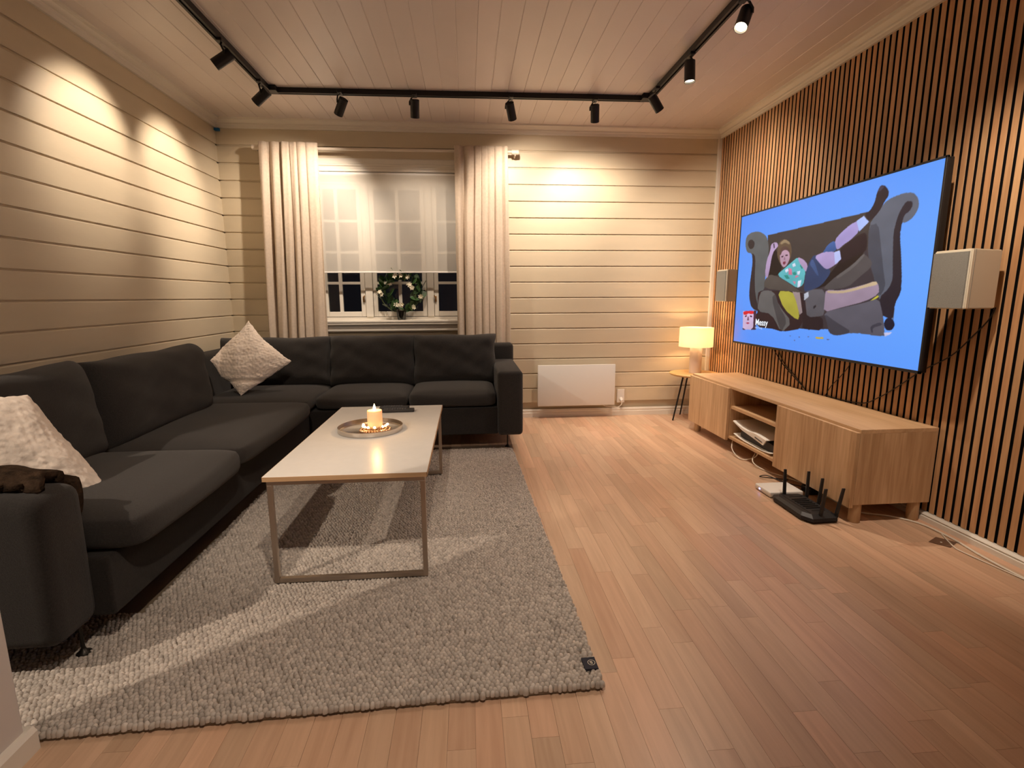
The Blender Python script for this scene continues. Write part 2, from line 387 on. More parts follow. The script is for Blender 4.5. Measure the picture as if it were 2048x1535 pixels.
# ceiling boards run towards the window wall
ceil_ = struct(obj('ceiling', box(B(), -4.6, 2.40, -3.0, 4.60, ZC+.012, ZC+.10), MT['ceil']))
CP = .1115; cprof = [(0, .0), (.1050, .0), (.1068, .0022), (.1085, .003), (.1100, .0022), (.1115, .0), (.1115, .013), (0, .013)]
bm = prism(B(), [(p[0], ZC+p[1]) for p in cprof], 1, -.0, YB-.0)
cme = bpy.data.meshes.new('ceiling_board'); bm.to_mesh(cme); bm.free(); cme.materials.append(MT['ceil'])
x = -1.144-CP*8
while x < XR+.02:
    link('ceiling_board', cme, ceil_, (x, 0, 0)); x += CP

# plank walls. profile: (depth out of wall, height)
def plank_prof(z0, h, out):
    return [(0, 0), (.020, 0), (.020, h-.0150), (.0185, h-.0125), (.012, h-.0085), (.010, h-.0085), (.010, h+.002), (0, h+.002)]
wall_left = struct(obj('wall_left', box(B(), XL-.12, XL-.020, YN, YB+.15, 0, ZC+.01), MT['plank']))
wall_back = struct(obj('wall_back', (lambda b: (box(b, XL-.12, -1.262, YB+.020, YB+.16, 0, ZC+.01), box(b, .125, XR+.2, YB+.020, YB+.16, 0, ZC+.01),
        box(b, -1.262, .125, YB+.020, YB+.16, 0, .835), box(b, -1.262, .125, YB+.020, YB+.16, 2.09, ZC+.01), b)[-1])(B()), MT['plank']))
nrow = 18
def plank(x0, x1, z, h, parent, wall):
    if wall == 'left':
        bm = prism(B(), [(XL-.020+d, z+q) for d, q in plank_prof(0, h, 0)], 1, x0, x1)
    else:
        bm = prism(B(), [(YB+.020-d, z+q) for d, q in plank_prof(0, h, 0)], 0, x0, x1)
    return obj('wall_plank', bm, MT['plank'], parent)
for k in range(-1, 17):
    z = PZ0-PP*k+.004 - PP*0                       # bottom edge of plank above groove k
    z = PZ0-PP*k+.005; h = PP
    if k == -1: continue
    top = min(z+h, 2.43)
    plank(YN, YB-.0, z, top-z, wall_left, 'left')
    zl, zh = z, top
    if zh < .80 or zl > 2.20: plank(XL, XR-.0, z, top-z, wall_back, 'back')
    else:
        plank(XL, -1.30, z, top-z, wall_back, 'back'); plank(.16, XR, z, top-z, wall_back, 'back')
        if k == 1: pass
# filler boards above and under the window
for (za, zb_) in ((2.179, 2.269),):
    obj('wall_plank', prism(B(), [(YB+.020-d, za+q) for d, q in plank_prof(0, zb_-za, 0)], 0, -1.30, .16), MT['plank'], wall_back)

# slatted oak wall on black felt
wall_right = struct(obj('wall_right', box(B(), XR+.011, XR+.15, -1.0, YB+.15, 0, ZC+.01), MT['felt']))
bm = box(B(), 0, .012, -.0135, .0135, .042, 2.40, .0008, 1); bm.normal_update()
for f in bm.faces: f.material_index = 0 if f.normal.x < -.5 or abs(f.normal.z) > .9 else 1
sme = bpy.data.meshes.new('slat'); bm.to_mesh(sme); bm.free(); sme.materials.append(MT['slat']); sme.materials.append(MT['felt'])
yg = 2.3746                                     # a gap centre at pitch 0.04
n = 0
k = -int((4.43-yg)/.04)-1
while True:
    y = yg-.04*k-.02
    if y < .2: break
    if y < 4.435: link('slat', sme, wall_right, (XR, y, 0)); n += 1
    k += 1
# cornice, base boards, corner strip
def cornice(name, axis, wallp, sgn, a0, a1):
    pr = [(0, 2.392), (.016, 2.392), (.016, 2.412), (.022, 2.418), (.022, 2.428), (.036, 2.434), (.046, 2.446), (.060, 2.449), (.062, 2.462), (0, 2.462)]
    return struct(obj(name, prism(B(), [(wallp+sgn*d, z) for d, z in pr], axis, a0, a1), MT['trim'], auto=30))
cornice('trim_1', 1, XL, 1, YN, YB); cornice('trim_2', 0, YB, -1, XL, XR); cornice('trim_3', 1, XR-.0, -1, -.5, YB)
def baseb(name, axis, wallp, sgn, a0, a1, h=.072, d=.015):
    pr = [(0, 0), (d, 0), (d, h*.55), (d*.75, h*.62), (d*.9, h*.8), (d*.5, h), (0, h)]
    return struct(obj(name, prism(B(), [(wallp+sgn*q, z) for q, z in pr], axis, a0, a1), MT['trim'], auto=30))
baseb('baseboard_back', 0, YB, -1, XL, XR-.03); baseb('baseboard_left', 1, XL, 1, YN, YB); baseb('baseboard_right', 1, XR+.006, -1, -.5, YB-.02, .040, .030)
struct(obj('trim_4', box(B(), XR-.034, XR-.001, YB-.024, YB, .072, 2.392, .004), MT['trim']))

# wall end beside the camera and the room next door
st = struct(obj('wall_partition', box(B(), -1.20, -1.068, -1.2, 1.148, 0, ZC, .004), MT['stub']))
bm = prism(B(), [(-1.215, 0), (-1.052, 0), (-1.052, .05), (-1.060, .062), (-1.207, .062), (-1.215, .05)], 1, -1.2, 1.163)
struct(obj('baseboard_partition', bm, MT['trim']))
struct(obj('wall_next_left', box(B(), -4.6, -4.5, -3.0, 4.6, 0, ZC), MT['stub']))
struct(obj('wall_next_back', box(B(), -4.6, XL-.12, 2.6, 2.7, 0, ZC), MT['stub']))
struct(obj('wall_front', box(B(), -4.6, 2.4, -3.0, -2.9, 0, ZC), MT['stub']))
struct(obj('wall_right_front', box(B(), XR+.005, XR+.12, -3.0, -1.0, 0, ZC), MT['stub']))

# ------------------------------------------------------------------ window
WX0, WX1, WZ0, WZ1 = -1.262, .125, .905, 2.045
win = B()
YF = YB+.055                                   # frame face
for a in ((WX0, WX0+.045), (-.801, -.741+.0), (-.352, -.292), (WX1-.045, WX1)): pass
box(win, WX0, WX1, YF, YF+.07, .862, .908); box(win, WX0, WX1, YF, YF+.07, 2.0, 2.09)
for a, b in ((WX0, WX0+.04), (-.868, -.806), (-.345, -.287), (WX1-.04, WX1)): box(win, a, b, YF-.008, YF+.07, .908, 2.0, .006)
window = struct(obj('window_1', win, MT['trim']))
# three sashes, each with stiles, glazing bars and panes
sashes = [(-1.222, -.868), (-.806, -.345), (-.287, .085)]
for si, (a, b) in enumerate(sashes):
    s = B(); yb0, yb1 = YF+.004, YF+.045; wst = .040
    box(s, a+.003, a+wst, yb0, yb1, .912, 1.997, .003); box(s, b-wst, b-.003, yb0, yb1, .912, 1.997, .003)
    box(s, a+wst, b-wst, yb0, yb1, .912, .955, .003); box(s, a+wst, b-wst, yb0, yb1, 1.957, 1.997, .003)
    sash = obj('sash', s, MT['trim'], window)
    gb = B(); mid = (a+b)/2
    if si != 1: mid = (-1.075 if si == 0 else -.06)
    box(gb, mid-.014, mid+.014, yb0+.006, yb1-.008, .955, 1.957)
    for z in (1.197, 1.452, 1.706): box(gb, a+wst, b-wst, yb0+.007, yb1-.009, z-.011, z+.011)
    obj('glazing_bar', gb, MT['trim'], window)
    zs = [.955, 1.197, 1.452, 1.706, 1.957]
    for xa, xb in ((a+wst, mid), (mid, b-wst)):
        for za, zb_ in zip(zs, zs[1:]): obj('pane', box(B(), xa, xb, YF+.026, YF+.029, za, zb_), MT['glass'], window)
def catch(x, dx):
    bm = B(); box(bm, x-.008, x+.008, YF-.006, YF+.004, 1.035, 1.085, .003); cyl(bm, (x, YF-.004, 1.06), (x, YF-.022, 1.06), .006)
    tube(bm, [(x, YF-.020, 1.06), (x+dx*.006, YF-.022, 1.075), (x+dx*.012, YF-.022, 1.092)], .005); return obj('window_catch', bm, MT['brass'], window, auto=40)
catch(-.884, 1); catch(-.272, -1)
# reveal, sill and casing
rv = B(); box(rv, WX0-.02, WX0, YB-.005, YF+.07, .862, 2.09); box(rv, WX1, WX1+.02, YB-.005, YF+.07, .862, 2.09); box(rv, WX0, WX1, YB-.005, YF+.0, 2.062, 2.09)
obj('reveal', rv, MT['trim'], window)
sl = B(); box(sl, WX0-.055, WX1+.055, YB-.048, YF+.01, .862, .884, .006); obj('window_sill', sl, MT['trim'], window)
cs = B()
for x0, x1, sgn in ((WX0-.075, WX0+.0, 1), (WX1-.0, WX1+.075, -1)): box(cs, x0, x1, YB-.022, YB+.0, .862, 2.09, .005)
pr = [(YB+.001, 2.080), (YB-.030, 2.080), (YB-.030, 2.100), (YB-.024, 2.106), (YB-.024, 2.118), (YB-.034, 2.124), (YB-.034, 2.136), (YB-.022, 2.142), (YB-.022, 2.176), (YB-.016, 2.184), (YB+.001, 2.184)]
b2 = prism(B(), pr, 0, WX0-.085, WX1+.085)
pr2 = [(YB+.001, .786), (YB-.020, .786), (YB-.026, .796), (YB-.026, .812), (YB-.016, .818), (YB-.016, .836), (YB-.038, .842), (YB-.044, .850), (YB-.044, .862), (YB+.001, .862)]
b3 = prism(B(), pr2, 0, WX0-.085, WX1+.085)
obj('casing', cs, MT['trim'], window); obj('head_moulding', b2, MT['trim'], window); obj('apron_moulding', b3, MT['trim'], window)
# night outside: dark yard and a neighbouring house
struct(obj('ground_outside', box(B(), -25, 25, 4.75, 40, -1.2, -1.0), MT['exwall']))

# ------------------------------------------------------------------ blind, curtains, rod
bl = empty('roller_blind', (-.63, YB-.028, 2.06), 'white sheer roller blind pulled halfway down over the window', 'blind')
bm = B(); nx = 60
rows = []
for j in range(13):
    z = 2.055-(2.055-1.286)*j/12
    rows.append([bm.verts.new((-1.245+(1.352)*i/nx, YB-.040+.0012*math.sin(i*.5+j*.3), z)) for i in range(nx+1)])
for a, b in zip(rows, rows[1:]):
    for i in range(nx): bm.faces.new((a[i], b[i], b[i+1], a[i+1]))
obj('blind_fabric', bm, MT['blind'], bl, smooth=True)
obj('roller_tube', cyl(B(), (-1.25, YB-.024, 2.060), (.112, YB-.024, 2.060), .015, n=20), MT['white'], bl, auto=40)
obj('hem_bar', box(B(), -1.246, .108, YB-.046, YB-.036, 1.276, 1.288, .003), MT['white'], bl)

rod = empty('curtain_rod', (-.6, YB-.10, 2.228), 'pale curtain rod above the window with cylinder end caps', 'curtain rod')
obj('rod_tube', cyl(B(), (-1.60, YB-.10, 2.226), (.40, YB-.10, 2.232), .011, n=20), MT['rod'], rod, auto=40)
for sx in (-1, 1):
    xx = -1.615 if sx < 0 else .41; obj('rod_end_cap', cyl(B(), (xx-.028, YB-.10, 2.229), (xx+.028, YB-.10, 2.229), .019, n=20), MT['rod'], rod, auto=40)
    obj('rod_bracket', box(B(), xx+(-.0 if sx > 0 else -.0)-.006, xx+.006, YB-.10, YB-.002, 2.205, 2.222, .002), MT['rod'], rod)

def curtain(xt0, xt1, xb0, xb1, folds, seed, lean, drift):
    bm = B(); rs = random.Random(seed); nxx, nz = 220, 60; ztop, zbot = 2.262, .04
    ph = [rs.random()*6.28 for _ in range(8)]; G = []
    for j in range(nz+1):
        t = j/nz; z = ztop-(ztop-zbot)*t; row = []
        tt = min(1, t/.66)
        x0 = xt0+(xb0-xt0)*tt; x1 = xt1+(xb1-xt1)*tt
        for i in range(nxx+1):
            s = i/nxx
            warp = s+.035*math.sin(2*PI*s*1.3+ph[0])+lean*.10*t*math.sin(PI*s)+.02*math.sin(3*t+ph[1])*math.sin(PI*s)
            a = 2*PI*folds*warp
            warp += drift*t*(.6+.4*s)
            amp = (.019+.016*min(1, t*2.2))*(.72+.42*math.sin(5.1*s+ph[5])*math.sin(2.2*s+1.4*t+ph[6]))
            d = math.sin(a+ph[2]); d = math.copysign(abs(d)**.75, d)
            y = amp*(d*.8+.35*math.sin(a*.5+ph[3]+2.2*t)+.22*math.sin(2.3*a+ph[4]+5*t)*(1-t*.5))
            xx = x0+(x1-x0)*s+.010*math.cos(a+ph[2])*(1 if 0 < i < nxx else 0)
            if t < .03: y *= .8
            row.append(bm.verts.new((xx, YB-.142+y-.012*t, z)))
        G.append(row)
    for a, b in zip(G, G[1:]):
        for i in range(nxx): bm.faces.new((a[i], b[i], b[i+1], a[i+1]))
    return bm
def curtain_thing(label, *a):
    r = empty('curtain', (a[0], YB-.14, .04), label, 'curtain'); o = obj('curtain_fabric', curtain(*a), MT['curtain'], r, smooth=True)
    md = o.modifiers.new('thickness', 'SOLIDIFY'); md.thickness = .0022; return r
curtain_thing('beige linen curtain hanging left of the window, behind the sofa', -1.572, -1.140, -1.600, -1.150, 6.0, 3, .9, -.16)
curtain_thing('beige linen curtain hanging right of the window, beside the plank wall', -.075, .345, -.080, .362, 6.6, 8, .25, -.05)
tp = obj('painter_tape', box(B(), XL+.004, XL+.040, YB-.030, YB-.002, 2.368, 2.388, .002), MT['tape']); tag(tp, 'small piece of blue tape under the ceiling cornice in the far left corner', 'tape')
# ------------------------------------------------------------------ rail and spotlights
tr = empty('light_rail', (0, YB-.7, ZC), 'black U-shaped ceiling track carrying the spotlights', 'light track')
def rail(ax, ay, bx, by, nm='rail_segment'):
    bm = B(); d = Vector((bx-ax, by-ay, 0)); L = d.length; d.normalize(); s = Vector((-d.y, d.x, 0)); wv, h = .018, .034
    prof = [(-wv, 0), (-wv, -h), (-.006, -h), (-.006, -h+.012), (.006, -h+.012), (.006, -h), (wv, -h), (wv, 0)]
    A = [bm.verts.new(Vector((ax, ay, ZC+.001+p[1]))+s*p[0]) for p in prof]; Z = [bm.verts.new(Vector((bx, by, ZC+.001+p[1]))+s*p[0]) for p in prof]
    for i in range(8): j = (i+1) % 8; bm.faces.new((A[i], A[j], Z[j], Z[i]))
    bm.faces.new(A[::-1]); bm.faces.new(Z); bmesh.ops.recalc_face_normals(bm, faces=bm.faces)
    return obj(nm, bm, MT['black'], tr)
RXL, RXR, RY = -1.295, 1.300, 3.815
rail(RXL, -.2, RXL, RY-.03); rail(RXR, -.2, RXR, RY-.08); rail(RXL+.03, RY, RXR-.03, RY-.045)
for (x, y, a, b) in ((RXL, RY, 1, -1), (RXR, RY-.048, -1, -1)):
    obj('corner_connector', box(B(), min(x-a*.019, x+a*.06), max(x-a*.019, x+a*.06), y-.06, y+.019, ZC-.034, ZC+.001, .004), MT['black'], tr)
def spotlight(mx, my, target, label):
    r = empty('track_spotlight', (mx, my, ZC-.034), label, 'spotlight', 'spotlights on the ceiling rail')
    piv = Vector((mx, my, 2.375)); m0, d = aim(mx, my, target)
    obj('adapter', box(B(), mx-.015, mx+.015, my-.035, my+.035, ZC-.046, ZC-.030, .003), MT['black'], r)
    top = m0-d*.030
    side = Vector((0, 0, 1)).cross(d)
    side = side.normalized()*.034 if side.length > .01 else Vector((.034, 0, 0))
    hinge = m0 - d*.02 + side
    bm = B(); tube(bm, [(mx, my, ZC-.044), (mx+side.x*.6, my+side.y*.6, ZC-.06), tuple(hinge+Vector((0, 0, .02))), tuple(hinge)], .0055, 8); obj('yoke_arm', bm, MT['black'], r, auto=50)
    bm = B(); a = m0-d*.055; b = m0+d*.055; R0 = .030
    cyl(bm, a, b, R0, n=28, caps=False)
    cyl(bm, a, a-d*.0, R0, n=28) if False else None
    u, v = frame_of(d)
    cap = [bm.verts.new(a+(u*math.cos(2*PI*k/28)+v*math.sin(2*PI*k/28))*R0) for k in range(28)]; bm.faces.new(cap)
    ring = cyl(B(), b, b-d*.012, R0-.002, R0-.004, n=28, caps=False); me = bpy.data.meshes.new('t'); ring.to_mesh(me); ring.free(); bm.from_mesh(me); bpy.data.meshes.remove(me)
    obj('lamp_body', bm, MT['black'], r, auto=40)
    ln = obj('lens', cyl(B(), b-d*.012, b-d*.010, R0-.005, n=28), MT['lens'], r)
    return r
for s_ in SPOTS: spotlight(s_[0], s_[1], s_[2], s_[5])

# ------------------------------------------------------------------ corner sofa
sf = empty('corner_sofa', (-1.2, 3.2, 0), 'charcoal fabric L-shaped corner sofa standing along the left wall and under the window', 'sofa')
def sbox(name, a, bev=.02, m='sofab', seg=4):
    return obj(name, box(B(), *a, bev, seg), MT[m], sf, smooth=True)
sbox('base', (XL+.05, .20, 3.462, 4.25, .125, .315), .012)
sbox('base', (XL+.05, -1.080, 1.50, 3.46, .125, .315), .012)
sbox('back_frame', (XL+.05, .37, 4.14, 4.27, .125, .70), .03)
sbox('back_frame', (XL+.05, XL+.19, 1.36, 4.2, .125, .70), .03)
sbox('armrest', (.195, .372, 3.425, 4.20, .120, .572), .028, 'sofa')
sbox('armrest', (XL+.05, -1.125, 1.345, 1.52, .120, .558), .045, 'sofa')
def seat(x0, x1, y0, y1, z0, z1, puff, front):
    bm = box(B(), x0, x1, y0, y1, z0, z1); bmesh.ops.subdivide_edges(bm, edges=bm.edges, cuts=11, use_grid_fill=True)
    cx, cy, cz = (x0+x1)/2, (y0+y1)/2, (z0+z1)/2; hx, hy, hz = (x1-x0)/2, (y1-y0)/2, (z1-z0)/2; r = .045
    for v in bm.verts:
        p = v.co; u, q, s = (p.x-cx)/hx, (p.y-cy)/hy, (p.z-cz)/hz
        # rounded box
        ix = max(-hx+r, min(hx-r, p.x-cx)); iy = max(-hy+r, min(hy-r, p.y-cy)); iz = max(-hz+r, min(hz-r, p.z-cz))
        d = Vector((p.x-cx-ix, p.y-cy-iy, p.z-cz-iz))
        if d.length > r: d = d.normalized()*r
        v.co = Vector((cx+ix, cy+iy, cz+iz))+d
        e = (1-abs(u)**3)*(1-abs(q)**3)
        if s > 0: v.co.z += puff*e*s
        if front == 'y' and q < 0: v.co.y -= .018*(1-u*u)*(1-s*s)*(-q)
        if front == 'x' and u > 0: v.co.x += .022*(1-q*q)*(1-s*s)*u
    o = obj('seat_cushion', bm, MT['sofa'], sf, smooth=True); o.modifiers.new('round', 'SUBSURF').render_levels = 1; return o
seat(-1.045, -.425, 3.448, 4.05, .318, .418, .018, 'y'); seat(-.418, .190, 3.448, 4.05, .318, .430, .014, 'y')
seat(XL+.17, -1.052, 3.330, 4.05, .318, .418, .016, '')
seat(XL+.17, -1.000, 1.525, 2.270, .310, .430, .020, 'x'); seat(XL+.17, -1.010, 2.278, 3.322, .315, .425, .020, 'x')
def backc(W, H, T, loc, rz, tilt, seed, ear=.02):
    bm = pillow_bm(W, H, T, 26, 7.0, 2.6, .012, .006, seed, ear); rotbm(bm, tilt, 0, rz, loc)
    o = obj('back_cushion', bm, MT['sofa'], sf, smooth=True); return o
backc(.635, .385, .25, (-.105, 4.005, .592), 0, -.20, 1); backc(.640, .385, .25, (-.735, 4.010, .592), 0, -.20, 2)
backc(.82, .375, .24, (-1.455, 4.02, .588), 0, -.20, 3)
backc(.93, .40, .26, (-1.665, 2.765, .600), PI/2, -.14, 4); backc(.84, .41, .26, (-1.665, 1.870, .605), PI/2, -.14, 5)
for lx, ly in ((.268, 3.50), (.268, 4.10), (-1.16, 3.9), (-1.17, 1.48), (-1.8, 1.48)):
    bm = B(); cyl(bm, (lx, ly, .03), (lx, ly, .13), .005, n=10); lathe(bm, [(0, 0), (.020, 0), (.020, .003), (.010, .010), (.006, .018)], (lx, ly, .022), 16)
    obj('leg', bm, MT['darkm'], sf, auto=40)

# fleecy cushions and throw
def fleece(name, label, W, H, T, seed, M4, mt, group=None, n=150, amp=.0014, fold=None, p=2.2, pinch=.10):
    bm = pillow_bm(W, H, T, n, p, 1.9, pinch, .004, seed)
    rs = np.random.default_rng(seed); K = rs.normal(0, 1, (40, 3)); K = K/np.linalg.norm(K, axis=1)[:, None]*rs.uniform(160, 480, 40)[:, None]; ph = rs.uniform(0, 6.28, 40)
    bm.normal_update()
    co = np.array([v.co for v in bm.verts]); no = np.array([v.normal for v in bm.verts])
    d = np.sin(co@K.T+ph).sum(1)/math.sqrt(40)
    for v, q, nrm in zip(bm.verts, d, no): v.co += Vector(nrm)*float(q)*amp
    if fold:
        for v in bm.verts: fold(v)
    xform(bm, M4)
    o = empty(name, M4.to_translation(), label, 'cushion' if 'cushion' in name else 'blanket')
    obj('cover', bm, mt, o, smooth=True); return o
def TR(loc, rx=0, ry=0, rz=0): return Matrix.Translation(Vector(loc)) @ Euler((rx, ry, rz)).to_matrix().to_4x4()
def ffold(v):
    # lower right corner folds forward, lower tip tucks under
    u = v.co.x; z = v.co.z
    s = (u-z)/1.414
    if s > .10: k = s-.10; v.co.y -= .25*k; v.co.x -= .25*k; v.co.z += .1*k
    k2 = abs(s-.15); v.co.y += .02*math.exp(-(k2/.018)**2)
    if (u+z) < -.22: q = -.22-(u+z); v.co.y -= .45*q; v.co.x += .32*q; v.co.z += .30*q
Mf = TR((-1.508, 3.60, .645), -.28, 0, .18) @ Matrix.Rotation(math.radians(47), 4, 'Y')
fleece('fleece_cushion', 'cream fleece cushion standing on its corner in the far sofa corner', .395, .405, .15, 21, Mf, MT['fleece'], fold=ffold)
Mn = TR((-1.565, 1.70, .583), -.30, 0, .45)
def nfold(v): v.co.x -= .56*v.co.z; v.co.y += .10*abs(v.co.x)**1.5
fleece('fleece_cushion', 'cream fleece cushion leaning at the near end of the sofa behind the dark throw', .46, .37, .17, 22, Mn, MT['fleece'], p=3.4, pinch=.01, fold=nfold)
# throw draped over the near armrest
bm = B(); nx, ny = 50, 90; G = []
for i in range(nx+1):
    u = i/nx; row = []
    for j in range(ny+1):
        v = j/ny; x = -1.88+u*.70+.02*math.sin(9*v)
        path = v*.52                                              # across the arm: up outside, over, down inside
        sk = min(1.0, max(0.0, (u-.25)/.65)); dr = max(0.0, .10*(1-u*2.4)); ys = 1.333+.085*sk*sk*(3-2*sk)   # hangs over the outside only at its far left
        if v < .2: y = ys; k_ = -dr*(1-v/.2)
        elif v < .78: a = (v-.2)/.58; y = ys+(1.545-ys)*a; k_ = .020*math.sin(PI*a)
        else: y = 1.545; k_ = -(v-.78)*.50
        zs2 = .513+math.sqrt(max(0.0, .045**2-max(0.0, 1.39-y)**2)) if y < 1.52 else .545
        z = zs2+.016+k_
        z += .004*math.sin(14*u+5*v)+.003*math.sin(40*u)*math.sin(31*v); y += .003*math.sin(17*v+8*u)
        if u > .86: z -= (u-.86)*.10; y += 0
        row.append(bm.verts.new((x, y, z)))
    G.append(row)
for a, b in zip(G, G[1:]):
    for j in range(ny): bm.faces.new((a[j], b[j], b[j+1], a[j+1]))
th = empty('throw', (-1.5, 1.43, .56), 'dark brown furry throw draped over the near sofa armrest', 'blanket')
o = obj('throw_fabric', bm, MT['fur'], th, smooth=True); md = o.modifiers.new('thick', 'SOLIDIFY'); md.thickness = .026; md.offset = 0

# ------------------------------------------------------------------ rug of felted wool loops
RA = math.radians(1.5); RC = Vector((.358, 1.215, 0))          # front right corner
rug = empty('wool_rug', RC, 'chunky grey-beige looped wool rug under the coffee table and sofa', 'rug', rz=RA)
def rugobj(name, bm, m, **k): return obj(name, bm, m, rug, local=True, **k)
rugobj('rug_backing', box(B(), -2.0, -.004, .004, 2.35, .001, .013, .003), MT['jute'])
PT = .0132; dome_v = []; dome_f = []
NS = 8; ringp = [(1.0, -.9), (.96, .15), (.62, .78)]
base = []
for (rr, zz) in ringp:
    for k in range(NS): base.append((rr*math.cos(2*PI*k/NS), rr*math.sin(2*PI*k/NS), zz))
base.append((0, 0, 1.0)); base = np.array(base)
bf = []
for rI in range(2):
    for k in range(NS): j = (k+1) % NS; bf.append((rI*NS+k, rI*NS+j, (rI+1)*NS+j, (rI+1)*NS+k))
bt = [(2*NS+k, 2*NS+(k+1) % NS, 3*NS, 3*NS) for k in range(NS)]
V = []; Fq = []; cnt = 0
ix = np.arange(int(1.84/PT)); iy = np.arange(int(2.27/(PT*.92)))
GX, GY = np.meshgrid(ix, iy); GX = GX.ravel().astype(float); GY = GY.ravel().astype(float)
px_ = -(GX+.5)*PT - (GY % 2)*PT*.5; py_ = (GY+.5)*PT*.92
px_ += rng.normal(0, PT*.13, px_.shape); py_ += rng.normal(0, PT*.13, py_.shape)
kp = ~((px_ < -1.46) & (py_ > .50)) & ~((py_ > 2.2) & (px_ < -.6)); px_ = px_[kp]; py_ = py_[kp]
N = len(px_); sx = PT*.60*rng.uniform(.82, 1.18, N); sy = PT*.56*rng.uniform(.82, 1.22, N); an = rng.uniform(0, PI, N)
hh = .0085*rng.uniform(.75, 1.25, N); ca, sa = np.cos(an), np.sin(an)
bx = base[None, :, 0]*sx[:, None]; by = base[None, :, 1]*sy[:, None]
X = px_[:, None]+bx*ca[:, None]-by*sa[:, None]; Y = py_[:, None]+bx*sa[:, None]+by*ca[:, None]; Z = .018+base[None, :, 2]*hh[:, None]
Vv = np.stack([X, Y, Z], -1).reshape(-1, 3); nb = len(base)
quads = (np.arange(N)[:, None, None]*nb+np.array(bf)[None]).reshape(-1, 4); tris = (np.arange(N)[:, None, None]*nb+np.array(bt)[None, :, :3]).reshape(-1, 3)
me = bpy.data.meshes.new('wool_loops'); nv = len(Vv); me.vertices.add(nv); me.vertices.foreach_set('co', Vv.ravel().astype(np.float32))
nl = quads.size+tris.size; me.loops.add(nl); me.loops.foreach_set('vertex_index', np.concatenate([quads.ravel(), tris.ravel()]).astype(np.int32))
npol = len(quads)+len(tris); me.polygons.add(npol)
ls = np.concatenate([np.arange(len(quads))*4, quads.size+np.arange(len(tris))*3]).astype(np.int32); me.polygons.foreach_set('loop_start', ls)
me.materials.append(MT['wool']); me.update(calc_edges=True); me.validate(); me.shade_smooth()
o = link('wool_loops', me, rug); o['kind'] = 'stuff'
lb = rugobj('rug_label', box(B(), -.043, -.003, .052, .100, .022, .0285, .001), MT['navy'])
ring = []
bm = B(); cx_, cy_ = -.018, .077
for (ra, rb, zz) in ((.0095, .0110, .0289),):
    n_ = 28; a_ = [bm.verts.new((cx_+ra*math.cos(2*PI*k/n_), cy_+ra*math.sin(2*PI*k/n_), zz)) for k in range(n_)]; b_ = [bm.verts.new((cx_+rb*math.cos(2*PI*k/n_), cy_+rb*math.sin(2*PI*k/n_), zz)) for k in range(n_)]
    for k in range(n_): j = (k+1) % n_; bm.faces.new((a_[k], b_[k], b_[j], a_[j]))
for (x0, y0, x1, y1) in ((-.0045, .003, .003, .0045), (-.0045, .0, .0035, -.001), (-.003, -.0045, .0035, -.004)):
    box(bm, cx_+min(x0, x1), cx_+max(x0, x1), cy_+min(y0, y1)-.0004, cy_+max(y0, y1)+.0004, .0286, .0290)
rugobj('label_emblem', bm, MT['spk'])

# ------------------------------------------------------------------ coffee table
TX0, TX1, TY0, TY1, TZ = -.742, -.158, 1.795, 2.975, .445
ct = empty('coffee_table', ((TX0+TX1)/2, (TY0+TY1)/2, .028), 'white rectangular coffee table with wooden edge and champagne metal frame, standing on the rug', 'coffee table')
top = obj('tabletop', box(B(), TX0+.0015, TX1-.0015, TY0+.0015, TY1-.0015, TZ-.017, TZ, .001, 1), MT['laminate'], ct)
eb = B()
for a in ((TX0, TX1, TY0, TY0+.0015), (TX0, TX1, TY1-.0015, TY1), (TX0, TX0+.0015, TY0, TY1), (TX1-.0015, TX1, TY0, TY1)): box(eb, *a, TZ-.018, TZ-.001)
obj('edge_band', eb, MT['edge'], top)
tb = .018
for ya in (TY0+.012, TY1-.030):
    for xa in (TX0+.010, TX1-.010-tb): obj('leg', box(B(), xa, xa+tb, ya, ya+tb, .028, TZ-.018-tb, .0015), MT['metal'], ct)
    obj('foot_bar', box(B(), TX0+.010+tb, TX1-.010-tb, ya, ya+tb, .028, .028+tb, .0015), MT['metal'], ct)
    obj('top_bar', box(B(), TX0+.010, TX1-.010, ya, ya+tb, TZ-.018-tb, TZ-.018, .0015), MT['metal'], ct)
for xa in (TX0+.010, TX1-.010-tb): obj('side_bar', box(B(), xa, xa+tb, TY0+.012+tb, TY1-.030, TZ-.018-tb, TZ-.018, .0015), MT['metal'], ct)

TC = (-.475, 2.425)
ty = empty('round_tray', (*TC, TZ), 'round brushed metal tray on the white coffee table', 'tray')
obj('tray_dish', lathe(B(), [(0, .0015), (.1495, .0015), (.1515, .004), (.1515, .0235), (.1500, .0245), (.1485, .0235), (.1485, .0055), (.146, .004), (0, .004)], (*TC, TZ), 72), MT['steel'], ty, auto=40)
CC = (-.448, 2.40, TZ+.004)
ca_ = empty('pillar_candle', CC, 'cream pillar candle burning in the middle of the metal tray', 'candle')
obj('wax', lathe(B(), [(0, 0), (.034, 0), (.035, .002), (.035, .093), (.0335, .098), (.030, .099), (.026, .092), (.010, .087), (0, .087)], CC, 40), MT['candle'], ca_, auto=50)
obj('wick', cyl(B(), (CC[0], CC[1], CC[2]+.086), (CC[0]+.001, CC[1], CC[2]+.100), .0012, n=6), MT['black'], ca_)
obj('candle_flame', lathe(B(), [(0, 0), (.004, .003), (.0068, .009), (.0062, .016), (.0035, .026), (0, .036)], (CC[0], CC[1], CC[2]+.095), 16), MT['flame'], ca_, smooth=True)
